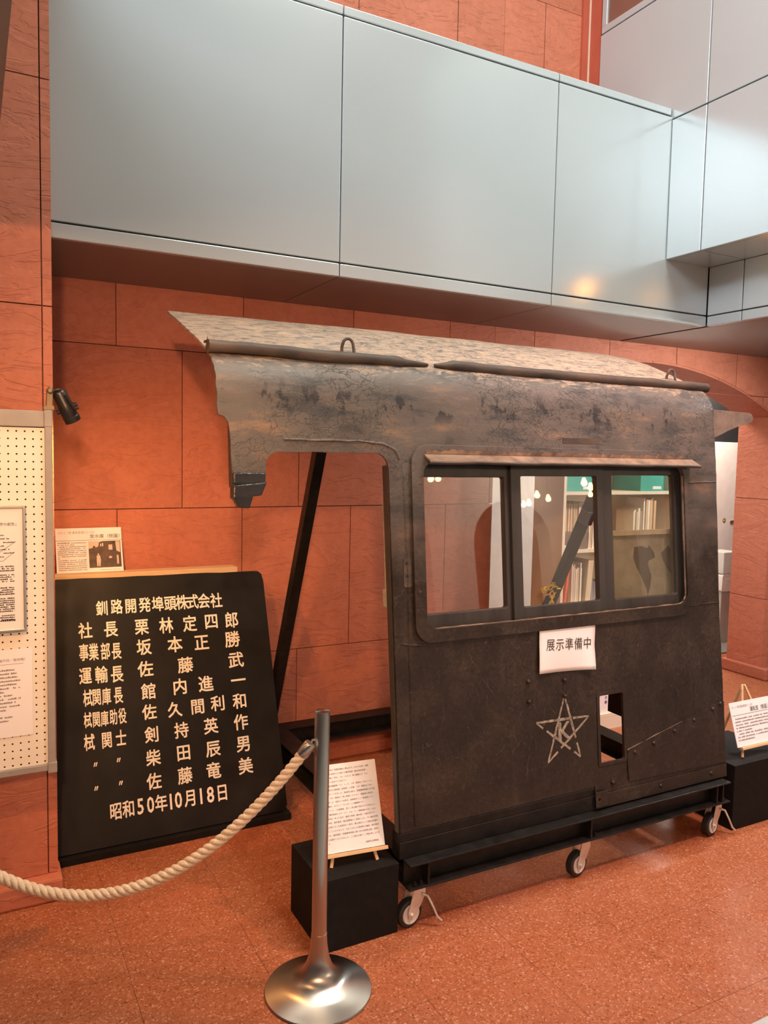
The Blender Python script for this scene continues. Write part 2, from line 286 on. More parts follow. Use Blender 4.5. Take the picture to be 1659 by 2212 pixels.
# ------------------------------------------------------------------ mesh helpers
class MB:
    def __init__(s): s.v = []; s.f = []
    def add(s, vs_, fs):
        k = len(s.v); s.v += [V(p) for p in vs_]; s.f += [tuple(i+k for i in f) for f in fs]; return s
    def hexa(s, c):           # 8 corners: 0-3 bottom ring, 4-7 top ring
        return s.add(c, [(3, 2, 1, 0), (4, 5, 6, 7), (0, 1, 5, 4), (1, 2, 6, 5), (2, 3, 7, 6), (3, 0, 4, 7)])
    def box(s, x0, x1, y0, y1, z0, z1):
        return s.hexa([(x0, y0, z0), (x1, y0, z0), (x1, y1, z0), (x0, y1, z0), (x0, y0, z1), (x1, y0, z1), (x1, y1, z1), (x0, y1, z1)])
    def obox(s, o, a, b, c):  # corner + three edge vectors
        o, a, b, c = V(o), V(a), V(b), V(c)
        return s.hexa([o, o+a, o+a+b, o+b, o+c, o+a+c, o+a+b+c, o+b+c])
    def beam(s, p, q, w, d, side=(1, 0, 0)):   # square bar from p to q, w along side, d across
        p, q = V(p), V(q); t = (q-p).normalized(); sd = V(side); sd = (sd-t*sd.dot(t)).normalized(); n = t.cross(sd)
        return s.obox(p-sd*w/2-n*d/2, sd*w, n*d, q-p)
    def pbox(s, u0, u1, z0, z1, o0, o1):       # box on the leaning plate
        return s.hexa([P(u0, z0, o1), P(u1, z0, o1), P(u1, z0, o0), P(u0, z0, o0), P(u0, z1, o1), P(u1, z1, o1), P(u1, z1, o0), P(u0, z1, o0)])
    def tube(s, pts, r, n=8, cap=True, closed=False):
        pts = [V(p) for p in pts]; rs = r if isinstance(r, (list, tuple)) else [r]*len(pts)
        m = len(pts); rings = []; up = None
        for i, p in enumerate(pts):
            if closed: t = pts[(i+1) % m]-pts[i-1]
            else: t = pts[min(i+1, m-1)]-pts[max(i-1, 0)]
            t.normalize()
            if up is None: up = t.orthogonal().normalized()
            else: up = (up-t*up.dot(t)).normalized()
            w = t.cross(up); rings.append([p+(up*math.cos(a)+w*math.sin(a))*rs[i] for a in [2*math.pi*k/n for k in range(n)]])
        vs_ = [p for rg in rings for p in rg]; fs = []
        for i in range(m if closed else m-1):
            j = (i+1) % m
            for k in range(n): fs.append((i*n+k, i*n+(k+1) % n, j*n+(k+1) % n, j*n+k))
        if cap and not closed: fs += [tuple(range(n-1, -1, -1)), tuple((m-1)*n+k for k in range(n))]
        return s.add(vs_, fs)
    def lathe(s, prof, n=48, o=(0, 0, 0), ax=(0, 0, 1), sx=None):
        ax = V(ax).normalized(); a1 = V(sx).normalized() if sx else ax.orthogonal().normalized(); a2 = ax.cross(a1); o = V(o)
        vs_ = []; fs = []; m = len(prof)
        for r, z in prof: vs_ += [o+ax*z+(a1*math.cos(t)+a2*math.sin(t))*r for t in [2*math.pi*k/n for k in range(n)]]
        for i in range(m-1):
            for k in range(n): fs.append((i*n+k, i*n+(k+1) % n, (i+1)*n+(k+1) % n, (i+1)*n+k))
        if prof[0][0] > 1e-6: fs.append(tuple(range(n-1, -1, -1)))
        if prof[-1][0] > 1e-6: fs.append(tuple((m-1)*n+k for k in range(n)))
        return s.add(vs_, fs)
    def prism(s, loops, fn, d0, d1):           # 2-D outline (first loop) with holes, pushed between depths d0 and d1
        flat = [p for lp in loops for p in lp]; n = len(flat)
        tri = geometry.tessellate_polygon([[V((p[0], p[1], 0)) for p in lp] for lp in loops])
        vs_ = [fn(p[0], p[1], d0) for p in flat]+[fn(p[0], p[1], d1) for p in flat]
        fs = []
        for t in tri:
            a, b, c = (V((flat[i][0], flat[i][1])) for i in t)
            t = tuple(t) if (b-a).cross(c-a) > 0 else tuple(reversed(t))
            fs.append(tuple(i+n for i in t)); fs.append(tuple(reversed(t)))
        k = 0
        for li, lp in enumerate(loops):
            m = len(lp); area = sum(lp[i][0]*lp[(i+1) % m][1]-lp[(i+1) % m][0]*lp[i][1] for i in range(m))
            flip = (area < 0) != (li > 0)
            for i in range(m):
                a, b = k+i, k+(i+1) % m
                q = (a, b, b+n, a+n); fs.append(tuple(reversed(q)) if flip else q)
            k += m
        return s.add(vs_, fs)
    def mesh(s, name, origin=(0, 0, 0)):
        me = bpy.data.meshes.new(name); o = V(origin); me.from_pydata([v-o for v in s.v], [], s.f); me.validate(); me.update(); return me
def link(name, me, mat=None, parent=None, loc=(0, 0, 0), smooth=None, bevel=0.0, seg=2):
    o = bpy.data.objects.new(name, me); COL.objects.link(o)
    if mat is not None and not me.materials: me.materials.append(MAT[mat] if isinstance(mat, str) else mat)
    if parent is not None: o.parent = parent; o.location = V(loc)-V(parent.get('org', (0, 0, 0))) if parent.type == 'EMPTY' else V(loc)
    else: o.location = loc
    if smooth is not None:
        for p in me.polygons: p.use_smooth = True
        me.set_sharp_from_angle(angle=math.radians(smooth))
    if bevel:
        b = o.modifiers.new('bevel', 'BEVEL'); b.width = bevel; b.segments = seg; b.limit_method = 'ANGLE'; b.angle_limit = math.radians(40)
    return o
def centre(mb):
    n = len(mb.v); return V((min(v.x for v in mb.v)+max(v.x for v in mb.v), min(v.y for v in mb.v)+max(v.y for v in mb.v), 0))/2 + V((0, 0, min(v.z for v in mb.v)))
def part(name, mb, mat, parent=None, smooth=None, bevel=0.0, seg=2):
    """mesh built in world coordinates; origin moved to its own base; parents keep identity rotation"""
    c = centre(mb); me = mb.mesh(name, c)
    o = bpy.data.objects.new(name, me); COL.objects.link(o); me.materials.append(MAT[mat])
    if parent is not None:
        o.parent = parent; o.location = c-wloc(parent)
    else: o.location = c
    if smooth is not None:
        for p in me.polygons: p.use_smooth = True
        me.set_sharp_from_angle(angle=math.radians(smooth))
    if bevel:
        b = o.modifiers.new('bevel', 'BEVEL'); b.width = bevel; b.segments = seg; b.limit_method = 'ANGLE'; b.angle_limit = math.radians(40)
    return o
def wloc(o):
    p = V(o.location)
    while o.parent is not None: o = o.parent; p = p + V(o.location)
    return p
def tag(o, label=None, cat=None, group=None, kind=None):
    if label: o['label'] = label
    if cat: o['category'] = cat
    if group: o['group'] = group
    if kind: o['kind'] = kind
    return o
def thing(name, loc, label, cat, group=None, kind=None):
    o = bpy.data.objects.new(name, None); COL.objects.link(o); o.location = loc; o.empty_display_size = 0.1
    return tag(o, label, cat, group, kind)
def rrect(x0, x1, z0, z1, r, n=6):
    out = []
    for cx, cz, a0 in ((x1-r, z0+r, -90), (x1-r, z1-r, 0), (x0+r, z1-r, 90), (x0+r, z0+r, 180)):
        for k in range(n+1):
            a = math.radians(a0+90*k/n); out.append((cx+r*math.cos(a), cz+r*math.sin(a)))
    return out
_tc = {}
def text_geo(s, offset=0.0, res=2):
    key = (s, offset, res)
    if key not in _tc:
        c = bpy.data.curves.new('txt', 'FONT'); c.body = s; c.size = 1; c.resolution_u = res; c.offset = offset; c.fill_mode = 'FRONT'
        o = bpy.data.objects.new('txt', c); COL.objects.link(o)
        dg = bpy.context.evaluated_depsgraph_get(); me = bpy.data.meshes.new_from_object(o.evaluated_get(dg))
        _tc[key] = ([v.co.copy() for v in me.vertices], [tuple(p.vertices) for p in me.polygons])
        bpy.data.objects.remove(o); bpy.data.curves.remove(c); bpy.data.meshes.remove(me)
    return _tc[key]
def put_text(mb, s, o, ex, ey, size_x, size_y, offset=0.0, off=0.001, fit=None, res=2):
    """text lying on the plane o + ex*x + ey*y; fit = wanted total length"""
    vs_, fs = text_geo(s, offset, res)
    if not vs_: return
    ex, ey = V(ex), V(ey); nrm = ex.cross(ey).normalized()
    sx = size_x
    if fit: sx = fit/max(v.x for v in vs_)
    mb.add([V(o)+ex*(v.x*sx)+ey*(v.y*size_y)+nrm*off for v in vs_], fs)

# ================================================================== STRUCTURE
# floor ------------------------------------------------------------
TS, TX, TY = 0.405, 2.455, 1.975
floor = part('floor', MB().box(-6, 12, -7, 6.2, -0.12, -0.003), 'joint'); tag(floor, 'speckled terracotta tile floor with fine dark joints', kind='structure')
tile_me = MB().box(-TS/2+0.0006, TS/2-0.0006, -TS/2+0.0006, TS/2-0.0006, -0.01, 0).mesh('tile'); tile_me.materials.append(MAT['floor'])
rest = MB(); cells = []
for i in range(-21, 24):
    for j in range(-2, 10):
        x, y = TX+(i+0.5)*TS, TY+(j+0.5)*TS
        if x < -5.9 or x > 11.9 or y > 6.1 or y < 1.0: continue
        d = V((x, y, 0))-CAM; zc = d.dot(cF)
        px, py = (CX+FPX*d.dot(cR)/zc, CY-FPX*d.dot(cU)/zc) if zc > 0.3 else (9e9, 9e9)
        if -150 < px < 1800 and 1350 < py < 2400: cells.append((x, y))
        else: rest.box(x-TS/2, x+TS/2, y-TS/2, y+TS/2, -0.01, 0)
for x, y in cells:
    o = link('tile', tile_me, None, floor); o.location = V((x, y, 0))-V(floor.location)
r_ = part('distant_tiles', rest, 'floor', floor); r_['kind'] = 'stuff'
gf = part('floor_border', MB().box(-6, 12, -7, 1.452, -0.004, 0.0005), 'grey_floor', floor)

# back wall with segmental arch -------------------------------------
YW, YB = 3.92, 4.24
AX0, AX1, AZ, AR = 2.815, 5.46, 2.372, 2.85
ACX = (AX0+AX1)/2
def arch_z(x): return AZ-AR+math.sqrt(max(0, AR*AR-(x-ACX)**2))
arch = [(AX0+(AX1-AX0)*k/24, arch_z(AX0+(AX1-AX0)*k/24)) for k in range(25)]
outl = [(0.2, 0), (AX0, 0)]+arch+[(AX1, 0), (8.5, 0), (8.5, 5.6), (0.2, 5.6)]
wallm = MB().prism([outl], lambda x, z, d: V((x, d, z)), YB, YW+0.014)
wall_back = part('wall_back', wallm, 'joint'); tag(wall_back, 'red sandstone block wall with a shallow arched opening', kind='structure')
rows = [0.0, 0.633, 1.410, 2.187, 2.964, 3.741, 4.425, 5.2]
BW, g_ = 0.6225, 0.0022
for r in range(7):
    z0, z1 = rows[r]+g_, rows[r+1]-g_
    x = 0.3125 if r % 2 == 1 else 0.0 + 0.0
    x = (0.0 if (r % 2 == 1) else 0.3125)
    x += 0.001
    xs = [x+BW*k for k in range(0, 14)]
    for a, b in zip(xs, xs[1:]):
        a += g_; b -= g_
        if r >= 3 and r < 4: pass
        a = max(a, 0.2); b = min(b, 8.4)
        if b-a < 0.03 or a > 6.6: continue
        segs = []
        cuts = sorted({a, b} | {c for c in (AX0, AX1) if a < c < b})
        for p, q in zip(cuts, cuts[1:]):
            if q-p < 0.012: continue
            if p >= AX0-1e-6 and q <= AX1+1e-6:
                n = 10; low = [(p+(q-p)*k/n, max(z0, arch_z(p+(q-p)*k/n)+0.001)) for k in range(n+1)]
                if min(l[1] for l in low) > z1-0.01: continue
                low = [(u, min(w, z1-0.001)) for u, w in low]
                segs.append(low+[(q, z1), (p, z1)])
            else:
                gp = g_ if p in (AX0, AX1) else 0; gq = g_ if q in (AX0, AX1) else 0
                segs.append([(p+(0 if p != AX1 else 0), z0), (q-(gq if q == AX0 else 0), z0), (q-(gq if q == AX0 else 0), z1), (p, z1)])
        for sg in segs:
            dep = random.uniform(-0.0012, 0.0012)
            part('stone_block', MB().prism([sg], lambda x, z, d: V((x, d, z)), YW+0.016, YW+dep), 'stone', wall_back)
# jamb stones and arch soffit stones of the opening
zj = [0.0, 0.633, 1.41, arch_z(AX1-0.001)]
for a, b in zip(zj, zj[1:]):
    part('jamb_stone', MB().box(AX1-0.016, AX1+0.001, YW+0.003, YB-0.003, a+g_, b-g_), 'stone', wall_back)
    part('jamb_stone', MB().box(AX0-0.001, AX0+0.016, YW+0.003, YB-0.003, a+g_, b-g_), 'stone', wall_back)
xa = [AX0+(AX1-AX0)*k/4 for k in range(5)]
for a, b in zip(xa, xa[1:]):
    n = 8; top = [(a+g_+(b-a-2*g_)*k/n, 0) for k in range(n+1)]
    lp = [(x, arch_z(x)-0.014) for x, _ in top]+[(x, arch_z(x)+0.002) for x, _ in reversed(top)]
    part('soffit_stone', MB().prism([lp], lambda x, z, d: V((x, d, z)), YB-0.003, YW+0.003), 'stone', wall_back)
bb = part('baseboard_back', MB().box(0.27, AX0+0.03, 3.862, YW+0.002, 0, 0.095), 'stone', bevel=0.006); tag(bb, 'low red stone plinth along the block wall', kind='structure')
bb = part('baseboard_arch', MB().box(AX1-0.035, 8.4, 3.862, YB+0.03, 0, 0.095), 'stone', bevel=0.012); tag(bb, 'low red stone plinth at the arch pier', kind='structure')

# left pilaster ------------------------------------------------------
YP = 3.10
wp = part('wall_pilaster', MB().box(-1.6, 0.262, YP+0.016, 3.93, 0, 5.6), 'joint'); tag(wp, 'red sandstone pilaster behind the pegboard', kind='structure')
zp = [0.09]+[onY(60, y, YP).z for y in (657, 162)]
zp = [0.09, zp[1]-0.9*(zp[2]-zp[1]), zp[1], zp[2], zp[2]+(zp[2]-zp[1]), 5.5]
for a, b in zip(zp, zp[1:]):
    part('stone_block', MB().box(-0.45, 0.2365, YP, YP+0.018, a+g_, b-g_), 'stone', wp)
    part('stone_block', MB().box(-1.1, -0.4545, YP, YP+0.018, a+g_, b-g_), 'stone', wp)
    part('corner_stone', MB().box(0.241, 0.272, YP+0.0015, 3.9, a+g_, b-g_), 'stone', wp)
bb = part('baseboard_pilaster', MB().box(-1.6, 0.285, 3.05, 3.20, 0, 0.09), 'stone', bevel=0.01); tag(bb, 'low red stone plinth under the pilaster', kind='structure')

# gallery parapet ------------------------------------------------------
YG = 3.21; ZS = 2.478
wg = part('wall_gallery', MB().box(0.275, 3.79, YG+0.02, YG+0.16, ZS+0.004, 3.60), 'dark'); tag(wg, 'pale grey metal-clad gallery parapet hanging above the exhibit', kind='structure')
gx = [0.276, 1.457, 2.650, 3.797]
for a, b in zip(gx, gx[1:]):
    part('panel', MB().box(a+0.0028, b-0.0028, YG, YG+0.03, 2.5405, 3.579), 'panel', wg, bevel=0.003)
    part('lower_strip', MB().box(a+0.0028, b-0.0028, YG, YG+0.03, ZS, 2.5335), 'panel', wg, bevel=0.003)
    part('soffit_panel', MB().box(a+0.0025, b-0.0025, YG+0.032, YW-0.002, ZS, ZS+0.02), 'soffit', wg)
for a, b in zip(gx, (1.457, 2.650, 3.440)):
    part('coping', MB().box(a+0.0028, b-0.0028, YG-0.002, YG+0.17, 3.5855, 3.622), 'panel', wg, bevel=0.003)

# projecting bay at the right ------------------------------------------
XB, XC = 3.446, 3.797
wb = part('wall_bay', MB().box(XB+0.02, 6.6, 0.6, YG-0.006, 2.83, 5.6).box(XB+0.02, 6.6, YG+0.17, 3.80, 3.63, 5.6).box(XB+0.02, 6.6, YG-0.006, YG+0.17, 3.63, 5.6).box(XC+0.02, 6.6, 0.6, 3.91, ZS+0.02, 2.83), 'dark')
tag(wb, 'pale grey metal-clad bay projecting beside the gallery', kind='structure')
ys = [(2.978, YG-0.004), (1.79, 2.972), (0.6, 1.784)]
for a, b in ys:
    part('panel', MB().box(XB, XB+0.03, a, b, 2.812, 3.5625), 'panel', wb, bevel=0.003)
    part('soffit_panel', MB().box(XB+0.032, XC, a, b, 2.812, 2.832), 'panel', wb)
    part('panel', MB().box(XC, XC+0.03, a, b, 2.5385, 2.811), 'panel', wb, bevel=0.003)
    part('lower_strip', MB().box(XC, XC+0.03, a, b, ZS, 2.5325), 'panel', wb, bevel=0.003)
part('panel', MB().box(XB, XB+0.03, 2.978, 3.800, 3.5695, 4.268), 'panel', wb, bevel=0.003)
part('panel', MB().box(XB, XB+0.03, 1.79, 2.972, 3.5695, 4.9), 'panel', wb, bevel=0.003)
part('panel', MB().box(XB, XB+0.03, 0.6, 1.784, 3.5695, 4.9), 'panel', wb, bevel=0.003)
for a, b in ((XC+0.032, 4.9), (4.905, 6.0)):
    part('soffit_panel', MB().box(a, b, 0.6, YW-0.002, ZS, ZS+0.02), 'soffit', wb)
# bay window
wn = part('window_1', MB().box(XB, XB+0.05, 2.985, 3.795, 4.275, 4.315).box(XB, XB+0.05, 3.755, 3.795, 4.315, 5.3).box(XB, XB+0.05, 2.985, 3.025, 4.315, 5.3), 'panel', bevel=0.003)
tag(wn, 'grey framed window in the upper bay', kind='structure')
MAT['glass_reflection'] = plain('red_brown_reflection', (0.20, 0.075, 0.055), rough=0.8)  # reddish reflection of the glass, painted on a sheet behind the pane
part('glass_reflection', MB().box(XB+0.0165, XB+0.0195, 3.025, 3.755, 4.315, 5.3), 'glass_reflection', wn)
part('pane', MB().box(XB+0.010, XB+0.014, 3.025, 3.755, 4.315, 5.3), 'glass', wn)
# red corner trim above the gallery
t1 = part('trim_1', MB().box(3.392, 3.436, YW-0.02, YW, 2.6, 5.5).box(XB+0.004, XB+0.03, 3.806, YW-0.004, 3.63, 5.5), 'red_paint'); tag(t1, 'red painted corner trim rising behind the gallery', kind='structure')
t2 = part('trim_2', MB().box(3.438, XB+0.003, YW-0.024, YW, 2.6, 5.5), 'cream_trim'); tag(t2, 'thin cream joint line in the red corner trim', kind='structure')

# gallery soffit at the left, over the camera ---------------------------
cg = part('ceiling_gallery', MB().box(-3.5, 0.05, -3.0, 3.09, 2.50, 3.6), 'dark'); tag(cg, 'underside of the left gallery, in shade', kind='structure')
ysf = [-3.0, -1.5, 0.0, 1.2, onZ(8, 180, 2.47).y, 3.085]
for a, b in zip(ysf, ysf[1:]):
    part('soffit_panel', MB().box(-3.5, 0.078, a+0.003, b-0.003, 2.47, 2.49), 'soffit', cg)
    part('panel', MB().box(0.05, 0.08, a+0.003, b-0.003, 2.492, 3.6), 'panel', cg)

# rest of the hall, seen in reflections -----------------------------------
wl = part('wall_left', MB().box(-6.1, -6, -7, 6.2, 0, 6.6), 'white_wall'); tag(wl, 'plain white plaster wall of the hall', kind='structure')
wr = part('wall_right', MB().box(12, 12.1, -7, 6.2, 0, 6.6), 'white_wall'); tag(wr, 'white plaster wall beyond the bay', kind='structure')
lp = [[(-6, 0), (12, 0), (12, 3.3), (-6, 3.3)]]
for k in range(7):
    c = 9.35-2.15*k; a, b = c-0.70, c+0.70
    lp.append([(a, 0.02), (b, 0.02)]+[(c+0.70*math.cos(math.pi*q/14), 1.80+0.66*math.sin(math.pi*q/14)) for q in range(15)])
wf = part('wall_front', MB().prism(lp, lambda x, z, d: V((x, d, z)), -4.8, -4.5), 'white_wall'); tag(wf, 'white plaster arcade across the hall', kind='structure')
wf2 = part('wall_beyond', MB().box(-6, 12, -7.1, -7, 0, 6.6), 'red_paint'); tag(wf2, 'dim red wall behind the white arcade', kind='structure')
ce = part('ceiling', MB().box(-6, 0.2, -7, 6.2, 6.5, 6.6).box(3.4, 12, -7, 6.2, 6.5, 6.6).box(0.2, 3.4, 2.7, 6.2, 6.5, 6.6).box(0.2, 3.4, -7, -3.1, 6.5, 6.6), 'white_wall'); tag(ce, 'white ceiling around the skylight', kind='structure')

# room beyond the arch ---------------------------------------------------
YR = 5.16
zb_ = onY(1580, 955, YR).z
wr2 = part('wall_backroom', MB().box(2.0, 9, YR, YR+0.1, 0, zb_).box(2.0, 2.1, YB, YR, 0, 2.6), 'white_wall'); tag(wr2, 'white wall of the room beyond the arch', kind='structure')
wr3 = part('ceiling_backroom', MB().box(2.0, 9, YR-0.02, YR+0.1, zb_, 2.75).box(2.0, 9, YB, YR+0.1, 2.6, 2.75), 'dark'); tag(wr3, 'black bulkhead above the white wall beyond the arch', kind='structure')
bb = part('baseboard_backroom', MB().box(2.1, 9, YR-0.015, YR, 0, 0.13), 'dark'); tag(bb, 'black skirting along the white wall beyond the arch', kind='structure')
dl = part('door_1', MB().box(5.95, 7.1, YR-0.03, YR-0.002, 0.135, zb_-0.004), 'door', bevel=0.003); tag(dl, 'white flush door beyond the arch', kind='structure')
p = onY(1564, 1124, YR-0.03); part('label_disc', MB().lathe([(0.022, 0), (0.022, 0.002)], 20, p, (0, -1, 0)), 'alu', dl)
part('warning_triangle', MB().prism([[(p.x-0.013, p.z-0.009), (p.x+0.013, p.z-0.009), (p.x, p.z+0.014)]], lambda x, z, d: V((x, d, z)), YR-0.032, YR-0.0335), 'warn', dl)
p = onY(1582, 1127, YR-0.03); part('handle_plate', MB().prism([rrect(p.x-0.04, p.x+0.04, p.z-0.014, p.z+0.014, 0.013)], lambda x, z, d: V((x, d, z)), YR-0.03, YR-0.036), 'alu', dl)
p = onY(1585, 1187, YR-0.03); part('lock', MB().lathe([(0.026, 0), (0.026, 0.008), (0.02, 0.012), (0, 0.012)], 20, p, (0, -1, 0)), 'alu', dl)
m = part('floor_mat', MB().box(5.2, 7.2, 4.60, 5.08, 0.0, 0.012), 'mat', bevel=0.003); tag(m, 'grey ribbed entrance mat on the floor beyond the arch', 'mat')
# waste bin
c = onY(1556, 1300, 4.95); bx_, bz = c.x, 0.0
tb = thing('waste_bin', (bx_, 4.95, 0), 'grey pedal bin with a white bag beside the white door', 'bin')
part('bin_body', MB().prism([rrect(bx_-0.13, bx_+0.12, 0.01, 0.62, 0.02)], lambda x, z, d: V((bx_+(x-bx_)*(0.8+0.2*z/0.62), 4.95+d*(0.8+0.2*z/0.62), z)), 0.11, -0.11), 'bin', tb)
part('bin_bag', MB().prism([rrect(bx_-0.14, bx_+0.13, 0.50, 0.66, 0.02)], lambda x, z, d: V((x+0.006*math.sin(60*z), 4.95+d, z)), 0.12, -0.12), 'bag', tb)
part('bin_lid', MB().prism([[(bx_-0.135, 0.662), (bx_+0.125, 0.662), (bx_+0.10, 0.86), (bx_-0.11, 0.86)]], lambda x, z, d: V((x, 4.95+d*(1-(z-0.66)*0.8), z)), 0.12, -0.12), 'bin', tb, bevel=0.006)

# ================================================================== BOOKCASE behind the cab windows
SX0, SX1, SY0, SY1 = 3.10, 4.04, 3.58, 3.855
bc = thing('bookcase', (3.57, 3.72, 0), 'tall cream bookcase of open shelves seen through the cab window', 'bookcase')
for x in (SX0, SX1-0.02): part('side_panel', MB().box(x, x+0.02, SY0, SY1, 0, 1.90), 'shelf', bc)
SZ = [0.10, 0.475, 0.815, 1.150, 1.500, 1.88]
for z in SZ: part('shelf', MB().box(SX0+0.021, SX1-0.021, SY0+0.002, SY1-0.008, z-0.02, z), 'shelf', bc)
part('back_panel', MB().box(SX0+0.021, SX1-0.021, SY1-0.007, SY1-0.001, 0.03, 1.86), 'shelf', bc)
part('kick_board', MB().box(SX0+0.021, SX1-0.021, SY0+0.002, SY0+0.02, 0, 0.079), 'shelf', bc)
PAL = [(0.62, 0.50, 0.34), (0.50, 0.36, 0.22), (0.72, 0.64, 0.52), (0.34, 0.24, 0.17), (0.66, 0.42, 0.24), (0.78, 0.72, 0.62), (0.22, 0.19, 0.20), (0.58, 0.47, 0.38), (0.80, 0.76, 0.70)]
BM = []
for i, c in enumerate(PAL):
    MAT['book%d' % i] = plain('book_cloth_%d' % i, c, rough=0.7)
MAT['folder'] = plain('orange_folder', (0.62, 0.12, 0.05), rough=0.6)
MAT['kraft'] = plain('brown_card', (0.16, 0.10, 0.07), rough=0.8)
def book(x, w, z0, h, yf, d, mat, label, group, lean=0.0, cat='book', name='book'):
    mb = MB()
    q = lambda a, b, c0, c1, e0, e1: mb.box(a, b, c0, c1, e0, e1)
    t = min(0.0016, w*0.2)
    q(x, x+t, yf, yf+d, z0, z0+h); q(x+w-t, x+w, yf, yf+d, z0, z0+h); q(x+t, x+w-t, yf, yf+0.002, z0, z0+h)
    q(x+t, x+w-t, yf+0.002, yf+d-0.003, z0+0.003, z0+h-0.003)
    if lean:
        c_, s_ = math.cos(lean), math.sin(lean)
        mb.v = [V((x+(v.x-x)*c_+(v.z-z0)*s_, v.y, z0+(v.z-z0)*c_-(v.x-x)*s_+w*max(0, s_))) for v in mb.v]
    return tag(part(name, mb, mat), label, cat, group)
rnd = random.Random(3)
def book_run(px0, px1, pytop, zs, yf, group, label, wmin, wmax, jit, pal, dmax=0.17):
    x0 = onY(px0, 1150, yf).x; x1 = onY(px1, 1150, yf).x; zt = onY((px0+px1)/2, pytop, yf).z
    x = x0
    while x < x1-wmin:
        w = rnd.uniform(wmin, wmax); w = min(w, x1-x)
        book(x, w-0.0008, zs, zt-zs-rnd.uniform(0, jit), yf+rnd.uniform(0, 0.01), dmax-0.02, 'book%d' % rnd.choice(pal), label, group); x += w
book_run(1214, 1250, 1087, SZ[3], 3.67, 'tan journals behind the box tray', 'thin tan journal in the row behind the brown box on the shelf', 0.007, 0.013, 0.006, [0, 1, 2, 4])
book_run(1251, 1272, 1085, SZ[3], 3.66, 'cream journals beside the tan row', 'thin pale journal to the right of the tan journals', 0.006, 0.011, 0.004, [2, 5, 0])
book_run(1273, 1294, 1112, SZ[3], 3.61, 'white booklets on the middle shelf', 'slim white booklet at the right of the middle shelf bay', 0.006, 0.012, 0.014, [5, 8, 7, 4])
book_run(1367, 1389, 1098, SZ[3], 3.62, 'books seen in the right-hand pane', 'grey-brown book on the shelf seen through the right-hand pane', 0.010, 0.018, 0.03, [7, 3, 2])
book_run(1390, 1418, 1072, SZ[3], 3.62, 'tall pale files in the right-hand pane', 'tall pale file on the shelf seen through the right-hand pane', 0.014, 0.02, 0.03, [8, 2, 4])
x = onY(1214, 1160, 3.595).x
tag(part('box_tray', MB().box(x, onY(1272, 1160, 3.595).x-0.003, 3.60, 3.655, SZ[3], onY(1240, 1150, 3.60).z), 'kraft', bevel=0.002), 'low brown card box lying in front of the tan journals', 'box')
tag(part('paper_stack', MB().box(x+0.002, x+0.10, 3.584, 3.598, SZ[3], SZ[3]+0.028), 'paper'), 'small stack of white paper at the left of the middle shelf', 'paper')
# lower shelf
f_ = lambda px: onY(px, 1250, 3.62).x
book(f_(1214)+0.004, 0.016, SZ[2], 0.255, 3.60, 0.2, 'folder', 'bright orange-red folder leaning on the lower shelf behind the black brace', None, 0.10, 'folder', 'folder')
book_run(1226, 1238, 1232, SZ[2], 3.64, 'dark booklets on the lower shelf', 'thin dark booklet beside the orange-red folder', 0.008, 0.012, 0.02, [6, 3, 7])
book_run(1239, 1262, 1212, SZ[2], 3.62, 'pale books on the lower shelf', 'thin pale book in the lower row behind the yellow chain', 0.007, 0.012, 0.05, [2, 5, 0, 7])
book(f_(1263), 0.040, SZ[2], onY(1275, 1210, 3.62).z-SZ[2], 3.61, 0.2, 'book0', 'thick tan volume with dark spine marks leaning on the lower shelf', None, 0.07)
book_run(1283, 1300, 1250, SZ[2], 3.66, 'dark books at the lower right', 'dark book at the right end of the lower row', 0.014, 0.022, 0.03, [6, 3])
# base shelf, seen through the small opening in the plate
b_ = onY(1297, 1540, 3.60).x
wbk = book(b_-0.01, 0.075, SZ[0], 0.24, 3.60, 0.2, 'paper', 'white volume with a dark printed spine on the lowest shelf', None)
e_ = MB(); put_text(e_, 'く', (b_+0.034, 3.5985, SZ[0]+0.115), (0, 0, -1), (1, 0, 0), 0.018, 0.018, off=0); put_text(e_, '会', (b_+0.030, 3.5985, SZ[0]+0.092), (1, 0, 0), (0, 0, 1), 0.022, 0.022, off=0.0)
e_.lathe([(0.010, 0), (0.010, 0.0006)], 16, (b_+0.041, 3.5992, SZ[0]+0.070), (0, -1, 0)); part('print', e_, 'ink_blue', wbk)
# teal boxes on the top shelf
for (a, b), lb in (((1223, 1293), 'teal card file box on the upper shelf seen through the middle pane'), ((1384, 1434), 'teal card file box on the upper shelf seen through the right-hand pane')):
    x0, x1 = onY(a, 1040, 3.60).x, onY(b, 1040, 3.60).x
    tb_ = tag(part('file_box', MB().box(x0, x1, 3.60, 3.84, SZ[4], SZ[4]+0.24), 'teal', bevel=0.003), lb, 'box')
    xm = (x0+x1)/2
    part('label', MB().box(xm+0.005, xm+0.11 if b < 1300 else xm+0.08, 3.5985, 3.5995, SZ[4]+0.012, SZ[4]+0.03), 'paper', tb_)

